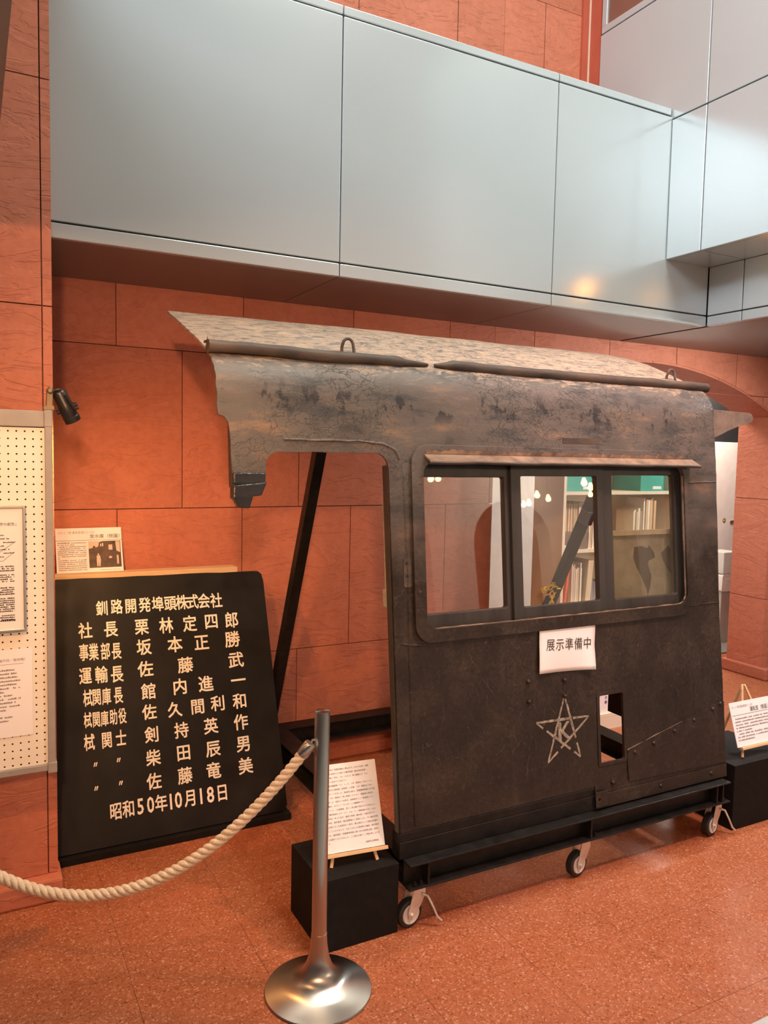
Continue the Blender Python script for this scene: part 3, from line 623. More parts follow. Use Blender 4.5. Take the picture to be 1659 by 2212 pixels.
# ================================================================== LOCOMOTIVE CAB SIDE
X0, X1 = 0.707, 3.037
cab = thing('locomotive_cab_side', (1.9, 2.34, 0), 'rusty black locomotive cab side with curved roof and three-pane window', 'locomotive')
def jl(pts, amp, n):     # roughen an outline
    out = []
    for (a, b), (c, d) in zip(pts, pts[1:]):
        for k in range(n):
            t = k/n; w = amp if 0 < k else 0
            out.append((a+(c-a)*t+random.uniform(-w, w), b+(d-b)*t+random.uniform(-w, w)))
    return out+[pts[-1]]
right = jl([(3.034, 0.32), (3.034, 0.60), (3.028, 1.05), (3.036, 1.60), (3.037, 1.831)], 0.0025, 7)
door_edge = [(1.336, 0.352), (1.333, 0.80), (1.330, 1.20), (1.327, 1.63)]+[(1.272+0.054*math.cos(a), 1.648+0.056*math.sin(a)) for a in [math.radians(d) for d in (10, 30, 50, 70, 90)]]
lintel = jl([(1.25, 1.704), (0.915, 1.701)], 0.002, 8)+[(0.915+0.05*math.cos(a), 1.655+0.046*math.sin(a)) for a in [math.radians(d) for d in (110, 130, 150, 170)]]
stub = jl([(0.866, 1.64), (0.862, 1.585), (0.835, 1.575), (0.80, 1.579), (0.757, 1.570), (0.750, 1.65), (0.7485, 1.736), (0.742, 1.792), (0.728, 1.812), (0.709, 1.818)], 0.0015, 2)
outline = [(2.25, 0.32)]+right+[(X0, 1.831)]
outline = [(2.25, 0.32)]+right[:-1]+[(3.037, 1.831), (X0, 1.831)]+list(reversed(stub))+list(reversed(lintel))+list(reversed(door_edge))+[(2.249, 0.356)]
win = rrect(1.464, 2.812, 1.064, 1.674, 0.05)
hole = rrect(2.285, 2.415, 0.443, 0.720, 0.008, 2)
def pf(x, z, d): return P(x, z, d)
part('side_plate', MB().prism([outline, win, hole], pf, -0.009, 0.0), 'cab', cab)
# roof: plate bent over; profile (y, z)
prof = [(2.4886, 1.831), (2.494, 1.865), (2.500, 1.898), (2.512, 1.936), (2.534, 1.975), (2.565, 2.005), (2.61, 2.033), (2.66, 2.058), (2.784, 2.104), (2.919, 2.152), (3.065, 2.203), (3.208, 2.252)]
def smooth_prof(pr, n):
    out = []
    for i in range(len(pr)-1):
        p0, p1, p2, p3 = pr[max(i-1, 0)], pr[i], pr[i+1], pr[min(i+2, len(pr)-1)]
        for k in range(n):
            t = k/n
            out.append(tuple(0.5*((2*p1[c])+(-p0[c]+p2[c])*t+(2*p0[c]-5*p1[c]+4*p2[c]-p3[c])*t*t+(-p0[c]+3*p1[c]-3*p2[c]+p3[c])*t**3) for c in (0, 1)))
    return out+[pr[-1]]
prof_r = [(2.4886, 1.831), (2.492, 1.868), (2.496, 1.905), (2.506, 1.945), (2.526, 1.985), (2.560, 2.018), (2.605, 2.042), (2.66, 2.066), (2.780, 2.120), (2.919, 2.178), (3.068, 2.223), (3.215, 2.260)]
sp = smooth_prof(prof, 3); sp_r = smooth_prof(prof_r, 3); NXR = 90
rv = []; rf = []; ns = len(sp)
for lay in (0, 1):
    for i in range(NXR+1):
        x = X0+(X1-X0)*i/NXR
        mixp = min(1.0, max(0.0, (x-X0)/0.8)); spx = [(a[0]+(b[0]-a[0])*mixp, a[1]+(b[1]-a[1])*mixp) for a, b in zip(sp, sp_r)]
        for j, (y, z) in enumerate(spx):
            y2, z2 = spx[min(j+1, ns-1)]; y1, z1 = spx[max(j-1, 0)]; t = V((0, y2-y1, z2-z1)).normalized(); n = V((0, -t.z, t.y))
            w = min(1, j/5)*0.004*noise.noise(V((x*3.1, y*5, z*5)))+min(1, j/4)*0.0012*noise.noise(V((x*17, y*23, z*23)))
            e = 0
            if i in (0, NXR): e = 0.004*noise.noise(V((y*30, z*30, i)))*min(1, j/3)
            yy = 0.004*noise.noise(V((x*9, 3, 1))) if j == ns-1 else 0
            rv.append(V((x+e, y+yy, z))+n*(w-(0.008 if lay else 0)))
N1 = (NXR+1)*ns
for i in range(NXR):
    for j in range(ns-1):
        a, b, c, d = i*ns+j, (i+1)*ns+j, (i+1)*ns+j+1, i*ns+j+1
        rf += [(a, b, c, d), (d+N1, c+N1, b+N1, a+N1)]
    for j in (0, ns-1):
        a, b = i*ns+j, (i+1)*ns+j
        rf.append((a+N1, b+N1, b, a) if j == 0 else (a, b, b+N1, a+N1))
for j in range(ns-1):
    a, d = j, j+1; rf.append((a, d, d+N1, a+N1))
    a, d = NXR*ns+j, NXR*ns+j+1; rf.append((a+N1, d+N1, d, a))
part('roof_sheet', MB().add(rv, rf), 'cab', cab, smooth=50)
# gutter rail rolled over the roof edge, broken once
def rail_pts(x0, x1, n):
    out = []
    for k in range(n+1):
        x = x0+(x1-x0)*k/n
        out.append(V((x, 2.582+0.005*noise.noise(V((x*4, 0, 0))), 2.042+0.003*noise.noise(V((x*5, 7, 0)))+0.004*max(0, 1-abs(x-0.8)*3))))
    return out
p1_ = rail_pts(0.700, 1.545, 34); p2_ = rail_pts(1.575, 3.075, 56)
part('drip_rail', MB().tube(p1_, [0.022+0.003*noise.noise(p*9) for p in p1_[:-5]]+[0.015, 0.013, 0.011, 0.009, 0.006], 9), 'rail', cab, smooth=60)
part('drip_rail', MB().tube(p2_, [0.006, 0.011, 0.015]+[0.022+0.003*noise.noise(p*9) for p in p2_[3:]], 9), 'rail', cab, smooth=60)
fl = MB()
for k in range(18):
    xa_, xb_ = 0.705+(0.47*k)/18, 0.705+0.47*(k+1)/18
    za, zb2 = 0.012*max(0, 1-abs(k-2)/14), 0.012*max(0, 1-abs(k-1)/14)
    fl.hexa([(xa_, 2.612, 2.046+za), (xb_, 2.612, 2.046+zb2), (xb_, 2.652, 2.062), (xa_, 2.652, 2.062), (xa_, 2.612, 2.058+za), (xb_, 2.612, 2.058+zb2), (xb_, 2.652, 2.070), (xa_, 2.652, 2.070)])
part('rail_lip', fl, 'rail', cab)
part('rail_tip', MB().add([(0.700, 2.60, 2.03), (0.706, 2.60, 2.03), (0.704, 2.602, 2.085), (0.700, 2.615, 2.03), (0.706, 2.615, 2.03)], [(0, 1, 2), (1, 4, 2), (4, 3, 2), (3, 0, 2), (0, 3, 4, 1)]), 'rail', cab)
for x, y in ((1.262, 2.70), (2.963, 2.70)):
    z0 = 2.075
    pts = [V((x-0.022, y, z0)), V((x-0.022, y, z0+0.022))]+[V((x+0.022*math.cos(a), y-0.006, z0+0.028+0.026*math.sin(a))) for a in [math.radians(d) for d in (170, 140, 110, 80, 50, 20)]]+[V((x+0.022, y-0.012, z0+0.012)), V((x+0.022, y-0.014, z0-0.005))]
    part('lifting_eye', MB().tube(pts, 0.006, 7), 'rail', cab, smooth=60)
# pointed gutter fin beyond the right edge
fp = [(3.030, 1.806), (3.047, 1.810), (3.12, 1.838), (3.21, 1.866), (3.277, 1.882), (3.298, 1.891), (3.304, 1.906), (3.298, 1.920), (3.282, 1.929), (3.20, 1.930), (3.10, 1.934), (3.045, 1.934), (3.030, 1.934)]
part('gutter_fin', MB().prism([fp], lambda x, z, d: P(x, z, d), -0.022, 0.002), 'fin', cab, bevel=0.005)
# door jamb liner and old strap behind it
part('door_jamb', MB().hexa([P(1.330, 0.352, -0.034), P(1.345, 0.352, -0.034), P(1.345, 0.352, -0.0092), P(1.330, 0.352, -0.0092), P(1.322, 1.66, -0.042), P(1.337, 1.66, -0.042), P(1.337, 1.66, -0.0092), P(1.322, 1.66, -0.0092)]), 'cab_in', cab)
part('stub_liner', MB().pbox(0.751, 0.766, 1.585, 1.80, -0.040, -0.0092), 'cab_in', cab)
part('window_strap', MB().pbox(1.336, 1.350, 1.20, 1.53, -0.075, -0.055).pbox(1.330, 1.352, 1.150, 1.215, -0.080, -0.050), 'strap_pale', cab, bevel=0.003)
# raised lintel ridge over the doorway and seams
def bead(name, pts, r, mat='cab', sd=1):
    pp = []
    for (a, b), (c, d) in zip(pts, pts[1:]):
        n = max(2, int(math.hypot(c-a, d-b)/0.03))
        for k in range(n): pp.append((a+(c-a)*k/n, b+(d-b)*k/n))
    pp.append(pts[-1])
    part(name, MB().tube([P(u+random.uniform(-1, 1)*0.0012, z+random.uniform(-1, 1)*0.0015, 0.0) for u, z in pp], [r*random.uniform(0.7, 1.2) for _ in pp], 5), mat, cab, smooth=60)
bead('lintel_ridge', [(0.93, 1.742), (1.20, 1.744), (1.30, 1.738), (1.355, 1.715), (1.37, 1.685)], 0.0055)
bead('weld_seam', [(2.835, 1.600), (3.03, 1.604)], 0.0040)
bead('weld_seam', [(2.842, 1.052), (3.026, 1.056)], 0.0040)
bead('weld_seam', [(1.395, 0.37), (1.388, 0.9), (1.392, 1.25), (1.385, 1.62)], 0.0035)
bead('weld_seam', [(2.842, 1.052), (2.846, 1.30), (2.835, 1.600)], 0.0028)
bead('weld_seam', [(1.36, 1.02), (1.40, 1.012), (1.44, 1.01)], 0.004)
# window moulding
ringo = rrect(1.414, 2.832, 1.014, 1.737, 0.07)
part('window_moulding', MB().prism([ringo, rrect(1.4635, 2.8125, 1.0635, 1.6745, 0.05)], pf, 0.0003, 0.013), 'cab', cab, bevel=0.004)
bead('moulding_lip', [(1.48, 1.063), (2.77, 1.063), (2.80, 1.075), (2.813, 1.10), (2.813, 1.63)], 0.0042, 'visor')
bead('moulding_lip', [(1.463, 1.60), (1.463, 1.11), (1.472, 1.08), (1.50, 1.064)], 0.0035, 'cab')
# drip plate above the window
vz = MB(); nn = 40
for k in range(nn):
    a, b = 1.468+1.398*k/nn, 1.468+1.398*(k+1)/nn
    ja, jb = (0.004*noise.noise(V((a*5, 0, 2))), 0.004*noise.noise(V((b*5, 0, 2))))
    vz.hexa([P(a, 1.664+ja, 0.058), P(b, 1.664+jb, 0.058), P(b, 1.692, 0.012), P(a, 1.692, 0.012), P(a, 1.673+ja, 0.058), P(b, 1.673+jb, 0.058), P(b, 1.702, 0.012), P(a, 1.702, 0.012)])
vo = part('window_drip_plate', vz, 'visor', cab)
part('drip_edge', MB().tube([P(1.462+1.404*k/30, 1.667+0.004*noise.noise(V(((1.462+1.404*k/30)*5, 0, 2))), 0.058) for k in range(31)], 0.006, 6), 'rail', vo, smooth=60)
# flaked paint curling off above the drip plate
fk = MB(); nn = 110; prev = None; rk = random.Random(21)
for k in range(nn+1):
    u = 1.475+1.33*k/nn; lo, hi = 1.703, 1.716+0.010*noise.noise(V((u*14, 3, 0)))+rk.uniform(-0.003, 0.004)
    cur = (P(u, lo, 0.0136), P(u, hi, 0.0150+rk.uniform(0, 0.003)))
    if prev: fk.add([prev[0], cur[0], cur[1], prev[1]], [(0, 1, 2, 3)])
    prev = cur
part('flaked_edge', fk, 'visor', vo)
# three sashes
def sash(u0, u1, z0, z1, g, o0, glass, label):
    fr = part('window_sash', MB().prism([[(u0, z0), (u1, z0), (u1, z1), (u0, z1)], rrect(g[0], g[1], g[2], g[3], 0.008, 2)], pf, o0-0.03, o0), 'sash', cab, bevel=0.003); fr['label'] = label
    part('pane', MB().pbox(g[0]-0.004, g[1]+0.004, g[2]-0.004, g[3]+0.004, o0-0.017, o0-0.013), glass, fr)
    return fr
sash(1.440, 1.880, 1.050, 1.690, (1.474, 1.856, 1.113, 1.622), -0.030, 'glass', 'dark sash with the left-hand pane')
sash(1.878, 2.356, 1.050, 1.690, (1.926, 2.324, 1.110, 1.627), -0.012-0.004, 'glass', 'dark sash with the middle pane')
s3 = sash(2.354, 2.840, 1.050, 1.690, (2.420, 2.792, 1.105, 1.634), -0.030, 'glass_dusty', 'dark sash with the dusty right-hand pane')
# flaking screen behind the right-hand pane
scr = part('inner_screen', MB().prism([[(2.40, 1.06), (2.87, 1.06), (2.87, 1.372), (2.40, 1.372)]], pf, -0.090, -0.084), 'scale', cab); scr['label'] = 'grey-green flaking inner screen behind the right-hand pane'
for poly in ([(1370, 1178), (1385, 1175), (1398, 1180), (1402, 1174), (1412, 1188), (1415, 1200), (1402, 1206), (1399, 1215), (1407, 1240), (1404, 1265), (1399, 1283), (1397, 1268), (1385, 1240), (1375, 1222), (1368, 1200)],
             [(1428, 1190), (1444, 1174), (1453, 1190), (1458, 1212), (1454, 1242), (1440, 1222), (1432, 1205)]):
    q = []
    for a, b in poly:
        d = ray(a, b); n = V((0, 1, -PK)); c0 = n.dot(P(0, 1, -0.0835)); t = (c0-n.dot(CAM))/n.dot(d); pt = CAM+d*t; q.append((pt.x, pt.z))
    part('bare_patch', MB().prism([q], pf, -0.0842, -0.0830), 'bare', scr)
part('screen_ledge', MB().pbox(2.40, 2.87, 1.372, 1.395, -0.10, -0.070), 'strap_pale', scr, bevel=0.002)
part('screen_post', MB().pbox(2.425, 2.452, 1.395, 1.66, -0.10, -0.080), 'sash', scr, bevel=0.002)
# riveted lower strip, overlay sheet, clip
part('lower_strip', MB().pbox(2.252, 3.036, 0.264, 0.3195, -0.008, 0.006), 'cab', cab, bevel=0.002)
cl_ = part('clip_plate', MB().prism([[(2.242, 0.272), (2.305, 0.272), (2.305, 0.334), (2.242, 0.334)], [(2.262+0.006*math.cos(k*math.pi/4), 0.302+0.006*math.sin(k*math.pi/4)) for k in range(8)]], pf, 0.0065, 0.012), 'cab', cab, bevel=0.002)
part('overlay_sheet', MB().prism([[(2.434, 0.345), (3.033, 0.330), (3.033, 0.603), (3.015, 0.606), (2.440, 0.478), (2.430, 0.45)]], pf, 0.0003, 0.0045), 'cab', cab)
bead('overlay_edge', [(2.434, 0.474), (2.60, 0.512), (2.80, 0.553), (3.0, 0.598)], 0.0042, 'visor')
for x, y in ((120, 215), (352, 205), (355, 308), (125, 345), (1300, 390), (1180, 460), (1055, 530), (922, 608), (800, 665), (1288, 800), (965, 880), (662, 860), (1348, 355)):
    p = PX(1100+x/2.968, 1400+y/2.968, 0.0)
    part('rivet', MB().lathe([(0.0095, 0.0), (0.009, 0.0075), (0.006, 0.011), (0, 0.012)], 10, p, PN), 'cab', cab, smooth=60)
for x, y in ((875, 1217), (876, 1245)):
    p = PX(x+3, y, 0); part('screw_hole', MB().lathe([(0.006, 0.0), (0.006, 0.0032)], 10, p, PN), 'dark', cab)
part('latch_plate', MB().prism([rrect(1.375, 1.407, 1.222, 1.326, 0.006, 2)], pf, 0.0002, 0.0025), 'rail', cab)
# frame of the small opening
part('opening_rim', MB().prism([rrect(2.270, 2.430, 0.430, 0.735, 0.012, 3), rrect(2.2852, 2.4148, 0.4432, 0.7198, 0.006, 2)], pf, 0.0003, 0.0035), 'cab', cab, bevel=0.002)
# faded plate ghost (old number plate)
part('plate_ghost', MB().prism([[(2.13, 1.757), (2.33, 1.760), (2.33, 1.782), (2.13, 1.780)]], pf, 0.0002, 0.0010), 'rail', cab)
# star emblem with K
S5 = [PX(*p, 0.0) for p in ((1219, 1502), (1272, 1546), (1254, 1634), (1184, 1648), (1158, 1562))]
S2 = [(p.x, p.z) for p in S5]
em = MB()
def stroke(a, b, w=0.0075):
    a, b = V(a), V(b); d = (b-a).normalized(); n = V((-d.y, d.x))*w; L = (b-a).length; k = max(2, int(L/0.02))
    for i in range(k):
        u, v = i/k, (i+1)/k; wu, wv = 1-0.8*abs(u-0.5), 1-0.8*abs(v-0.5)
        pu, pv = a.lerp(b, u), a.lerp(b, v); ru, rv2 = random.uniform(.75, 1.1), random.uniform(.75, 1.1)
        if random.random() < 0.12: continue
        em.add([P(*(pu-n*wu*ru), 0.0009), P(*(pv-n*wv*ru), 0.0009), P(*(pv+n*wv*rv2), 0.0009), P(*(pu+n*wu*rv2), 0.0009)], [(0, 1, 2, 3)])
for i in range(5): stroke(S2[i], S2[(i+2) % 5], 0.0062)
st = part('star_emblem', em, 'star', cab); st['label'] = 'worn white five-pointed star outline'
kp = PX(1202, 1598, 0); km = MB(); vs_, fs = text_geo('K')
kc = (sum(p[0] for p in S2)/5, sum(p[1] for p in S2)/5)
for k, (dx, dy) in enumerate(((0, 0), (0.025, 0.0), (-0.025, 0.0), (0.0, 0.02), (0.0, -0.02))): km.add([P(kc[0]+(v.x-0.33+dx)*0.105, kc[1]+(v.y-0.36+dy)*0.105, 0.0014+0.0001*k) for v in vs_], fs)
part('letter', km, 'star', st)
sm = MB(); rs = random.Random(12)
def scratch(x, z, a, L, w):
    n = max(4, int(L/0.012)); p = V((x, z)); pts = [p.copy()]
    for k in range(n):
        a += rs.uniform(-0.35, 0.35); p = p+V((math.cos(a), math.sin(a)))*(L/n); pts.append(p.copy())
    for k in range(n):
        d = (pts[k+1]-pts[k]).normalized(); nn_ = V((-d.y, d.x))*w*rs.uniform(0.3, 1.0)
        if rs.random() < 0.15: continue
        sm.add([P(*(pts[k]-nn_), 0.0055), P(*(pts[k+1]-nn_), 0.0055), P(*(pts[k+1]+nn_), 0.0055), P(*(pts[k]+nn_), 0.0055)], [(0, 1, 2, 3)])
    return pts
for cx_, cz_, rad, cnt in ((1.75, 0.93, 0.14, 12), (2.02, 0.60, 0.17, 20), (2.10, 0.70, 0.12, 10), (2.75, 0.85, 0.20, 12), (1.65, 0.50, 0.2, 8), (2.92, 1.25, 0.10, 7), (2.95, 0.80, 0.1, 8), (1.55, 0.72, 0.15, 6)):
    for _ in range(cnt):
        x_, z_ = cx_+rs.uniform(-rad, rad), cz_+rs.uniform(-rad, rad)
        if 2.24 < x_ < 2.45 and 0.40 < z_ < 0.76: continue
        pts = scratch(x_, z_, rs.uniform(0, 6.28), rs.uniform(0.02, 0.09), 0.0006)
        if rs.random() < 0.4:
            q_ = pts[len(pts)//2]; scratch(q_.x, q_.y, rs.uniform(0, 6.28), 0.04, 0.0005)
sm.f = [f for f in sm.f if all(not (2.27 < sm.v[i].x < 2.43 and 0.43 < sm.v[i].z < 0.73) for i in f)]
MAT['scuff'] = plain('pale_paint_scuff', (0.05, 0.037, 0.029), (0.16, 0.125, 0.10), scale=14, rough=0.7, obj=False)
part('paint_scratches', sm, 'scuff', cab)['kind'] = 'stuff'
# taped stump at the cut post
tp = MB(); tp.pbox(0.752, 0.862, 1.592, 1.632, -0.042, 0.008); tape = part('tape_wrap', tp, 'tape', cab, bevel=0.006)
tp = MB(); tp.hexa([P(0.750, 1.545, 0.010), P(0.846, 1.556, 0.012), P(0.846, 1.556, -0.034), P(0.750, 1.545, -0.034), P(0.752, 1.590, 0.010), P(0.866, 1.600, 0.012), P(0.866, 1.600, -0.034), P(0.752, 1.590, -0.034)])
part('tape_fold', tp, 'tape', tape, bevel=0.005)
tp = MB(); tp.hexa([P(0.768, 1.518, 0.004), P(0.806, 1.515, 0.006), P(0.806, 1.515, -0.02), P(0.768, 1.518, -0.02), P(0.752, 1.552, 0.010), P(0.818, 1.556, 0.012), P(0.818, 1.556, -0.03), P(0.752, 1.552, -0.03)])
part('tape_end', tp, 'tape', tape, bevel=0.004)

# sheet of paper taped below the window
sc_ = [PX(*p, 0.002) for p in ((1160, 1455), (1278, 1444), (1284.5, 1333), (1164, 1340))]
pn = thing('paper_notice', (sc_[0]+sc_[1])/2, 'white paper notice with handwritten black characters taped below the window', 'notice')
nm = MB(); n = 12
for j in range(n+1):
    for i in range(n+1):
        u, v = i/n, j/n; p = (sc_[0].lerp(sc_[1], u)).lerp(sc_[3].lerp(sc_[2], u), v)
        curl = 0.022*max(0, (u-0.55)/0.45)**2*max(0, 1-v*2.2)+0.012*max(0, (0.35-u)/0.35)*max(0, 1-v*1.8)
        nm.v.append(p+PN*(0.002+0.011*(1-abs(2*v-1)**2)*0.4+curl+0.016*max(0, -PN.z)))
for j in range(n):
    for i in range(n): a = j*(n+1)+i; nm.f.append((a, a+1, a+n+2, a+n+1))
sh = part('sheet', nm, 'paper', pn, smooth=80)
so = sh.modifiers.new('solid', 'SOLIDIFY'); so.thickness = 0.0006
ex = (sc_[1]-sc_[0]).normalized(); ey = (sc_[3]-sc_[0]).normalized()
a = PX(1176, 1406, 0.0105); b = PX(1275, 1400, 0.0105); dx = (b-a)
for k, ch in enumerate('展示準備中'):
    tm_ = MB(); put_text(tm_, ch, a+dx*(k/5.0)+ey*0.004, dx.normalized(), ey, dx.length/5*0.94, 0.052, 0.0, 0.0); part('character', tm_, 'ink', pn)
part('tape_piece', MB().obox(PX(1216, 1342, 0.0045), ex*0.022, V((0, 0.1, 1)).normalized()*0.022, PN*0.0006), 'glass_dusty', pn)

# ================================================================== STEEL DOLLY
dol = thing('steel_dolly', (2.17, 3.0, 0), 'black steel beam dolly on casters carrying the cab side', 'dolly')
ZT, ZBm = 0.257, 0.163
def hbeam_x(x0, x1, y0, y1, name):
    yc = (y0+y1)/2; t = 0.007
    part(name, MB().box(x0, x1, y0, y1, ZT-t, ZT).box(x0, x1, y0, y1, ZBm, ZBm+t).box(x0, x1, yc-0.004, yc+0.004, ZBm+t, ZT-t), 'steel_black', dol, bevel=0.0015)
def hbeam_y(x0, x1, y0, y1, name):
    xc = (x0+x1)/2; t = 0.007
    part(name, MB().box(x0, x1, y0, y1, ZT-t, ZT).box(x0, x1, y0, y1, ZBm, ZBm+t).box(xc-0.004, xc+0.004, y0, y1, ZBm+t, ZT-t), 'steel_black', dol, bevel=0.0015)
hbeam_x(1.345, 3.012, 2.284, 2.384, 'front_beam'); hbeam_x(1.345, 3.012, 3.752, 3.852, 'rear_beam')
hbeam_y(1.345, 1.445, 2.386, 3.750, 'side_beam'); hbeam_y(2.905, 3.005, 2.386, 3.750, 'side_beam')
part('base_tube', MB().box(1.330, 3.010, 2.336, 2.392, ZT+0.0005, 0.3185).box(1.330, 2.245, 2.3395, 2.392, 0.3185, 0.350), 'steel_black', dol, bevel=0.002)
for x in (1.425, 2.190, 2.930, 2.968): part('stiffener', MB().box(x-0.004, x+0.004, 2.288, 2.330, ZBm+0.0075, ZT-0.0075), 'steel_black', dol)
for x in (1.375, 1.40, 2.22, 2.94, 2.985): part('bolt', MB().lathe([(0.008, 0), (0.008, 0.008), (0.005, 0.008), (0.005, 0.016), (0, 0.016)], 6, (x, 2.30, ZBm+0.007), (0, 0, 1)), 'steel_black', dol)
def brace(x, yb, yt, zt, w=0.05):
    part('brace', MB().beam((x, yb, ZT), (x, yt, zt), w, w), 'steel_black', dol, bevel=0.003)
brace(1.362, 3.806, 2.995, 2.150); brace(2.92, 3.776, 2.83, 2.098)
part('strap', MB().beam((2.92, 3.202, 1.352), (2.92, 3.165, 1.422), 0.056, 0.056), 'blue_strap', dol)
part('support_bracket', MB().box(2.925, 2.975, 2.42, 2.976, 0.386, 0.52), 'steel_black', dol)
# casters
def caster(x, y, brake, yawd, nm='caster'):
    e = bpy.data.objects.new(nm, None); COL.objects.link(e); e.parent = dol; e.location = V((x, y, 0))-V(dol.location)
    e.rotation_euler = (0, 0, 0); a = math.radians(yawd)
    d = V((math.cos(a), math.sin(a), 0)); s = V((-math.sin(a), math.cos(a), 0)); o = V((x, y, 0)); up = V((0, 0, 1))
    axc = o-d*0.034+up*0.052
    part('tyre', MB().lathe([(0.036, -0.015), (0.046, -0.0165), (0.051, -0.012), (0.052, 0), (0.051, 0.012), (0.046, 0.0165), (0.036, 0.015)], 28, axc, s), 'rubber', e, smooth=40)
    part('wheel_hub', MB().lathe([(0.0, -0.0172), (0.030, -0.0172), (0.033, -0.0195), (0.0365, -0.0185), (0.037, -0.015), (0.037, 0.015), (0.0365, 0.0185), (0.033, 0.0195), (0.030, 0.0172), (0.0, 0.0172)], 28, axc, s), 'hub', e, smooth=40)
    part('axle', MB().lathe([(0.0, -0.031), (0.007, -0.031), (0.007, 0.031), (0, 0.031)], 6, axc, s), 'zinc', e)
    for sg in (-1, 1):
        pr = [(-0.047, 0.040), (-0.036, 0.036), (-0.024, 0.040), (0.012, 0.085), (0.026, 0.115), (0.026, 0.146), (-0.024, 0.146), (-0.036, 0.110), (-0.050, 0.062)]
        part('fork_side', MB().prism([pr], lambda u, z, dd, sg=sg: o+d*u+up*z+s*dd, 0.021*sg-0.0015, 0.021*sg+0.0015), 'zinc', e, bevel=0.001)
    part('swivel_head', MB().lathe([(0.026, 0.140), (0.030, 0.146), (0.030, 0.153), (0.024, 0.157), (0.024, 0.160)], 20, o, up), 'zinc', e, smooth=40)
    part('top_plate', MB().box(x-0.042, x+0.042, y-0.038, y+0.038, 0.1595, 0.163), 'steel_black', e, bevel=0.001)
    if brake:
        q = o+s*-0.026+d*0.012+up*0.118
        lv = part('brake_lever', MB().tube([q, q+V((0.012, -0.012, -0.004)), q+V((0.030, -0.022, -0.045)), q+V((0.044, -0.030, -0.082)), q+V((0.060, -0.034, -0.098))], [0.006, 0.0045, 0.0042, 0.0045, 0.004], 7), 'zinc', e, smooth=60)
for x, y, b, yd in ((1.408, 2.345, True, 8), (2.195, 2.345, False, 10), (2.985, 2.345, True, 12), (2.165, 3.80, False, 200), (1.42, 3.80, False, 20), (2.95, 3.80, False, 20)): caster(x, y, b, yd)

# yellow chain round the right brace
ch = thing('plastic_chain', (2.90, 3.33, 0.9), 'yellow plastic chain looped round the black brace behind the window', 'chain')
lk = MB().tube([V((0.011*math.cos(a)*1.0, 0, 0.019*math.sin(a))) for a in [2*math.pi*k/12 for k in range(12)]], 0.0044, 6, closed=True).mesh('link'); lk.materials.append(MAT['yellow'])
cpts = []
dref = V((2.89, 3.40, 0.985))
for k in range(10):
    a = -0.3+2*math.pi*k/10; cpts.append(V((2.92, 3.445, 0.955))+V((0.048*math.cos(a), 0.052*math.sin(a), 0.022*math.cos(a)+0.01*math.sin(3*a))))
for k in range(5): cpts.append(V((2.885-0.004*k, 3.40-0.004*k, 0.93-0.026*k)))
for k in range(4): cpts.append(V((2.868+0.012*k, 3.392, 0.975+0.012*math.sin(k))))
for i, p in enumerate(cpts):
    o = bpy.data.objects.new('link', lk); COL.objects.link(o); o.parent = ch; o.location = p-V(ch.location)
    nx = cpts[(i+1) % len(cpts)]-p; o.rotation_euler = nx.to_track_quat('Z', 'Y').to_euler(); o.rotation_euler.rotate_axis('Z', math.radians(90*(i % 2)))

# ================================================================== NAMEPLATE BOARD
BYb, BZb, BK = 3.318, 0.032, 0.352
BN = V((0, -1, BK)).normalized()
def BP(u, z, off=0.0): return V((u, BYb+BK*(z-BZb), z))+BN*off
def on_board(x, y, off=0.0):
    n = V((0, 1, -BK)); d = ray(x, y); t = (n.dot(BP(0, BZb, off))-n.dot(CAM))/n.dot(d); return CAM+d*t
nb = thing('nameplate_board', (0.78, 3.33, 0.03), 'black painted steel plate with cream hand-cut characters leaning on the wall', 'sign')
tl, tr_ = on_board(117, 1251), on_board(553, 1233)
ol = [(0.272, BZb+0.0045), (1.262, BZb+0.0045), (1.285, 0.058), (1.281, tr_.z-0.05), (1.274, tr_.z-0.016), (1.258, tr_.z-0.002), (1.235, tr_.z)]+[(1.235-(0.95)*k/12, tr_.z+(tl.z-tr_.z)*k/12+random.uniform(-0.003, 0.002)) for k in range(1, 13)]+[(0.272, tl.z)]
part('plate', MB().prism([ol], lambda u, z, d: BP(u, z, d), -0.010, 0.0), 'board', nb, bevel=0.002)
ZB = 2.9625
LN = [
 ('釧356,337路450,327開540,322発629,315埠713,310頭792,305株867,299式935,295会1008,290社1087,287', 74, 92),
 ('社250,480長412,470栗610,455林767,447定918,435四1055,420郎1185,412', 86, 100),
 ('事240,620業303,617部378,612長448,610', 60, 106), ('坂625,585本823,568正993,555勝1190,535', 92, 100),
 ('運250,770輸352,762長452,757', 78, 106), ('佐635,725藤890,700武1213,667', 95, 98),
 ('栻265,912関322,905庫385,900長460,893', 56, 106), ('館655,868内855,838進1020,820一1228,797', 92, 100),
 ('栻265,1053関320,1048庫373,1043助430,1033役487,1025', 49, 98), ('佐660,1000久823,985間968,965利1098,945和1238,930', 88, 96),
 ('栻275,1195関387,1180士478,1167', 66, 104), ('剣675,1145持865,1117英1053,1090作1245,1065', 88, 100),
 ('〃315,1337〃463,1308', 40, 46), ('柴685,1293田878,1260辰1067,1235男1262,1203', 90, 102),
 ('〃320,1490〃477,1455', 40, 46), ('佐690,1443藤888,1407竜1070,1375美1275,1345', 90, 104),
 ('昭445,1635和527,1620年735,1583月923,1550日1125,1515', 76, 108), ('5602,1605|0667,1595|1797,1575|0845,1565|1990,1540|81050,1530', 60, 108),
]
import re
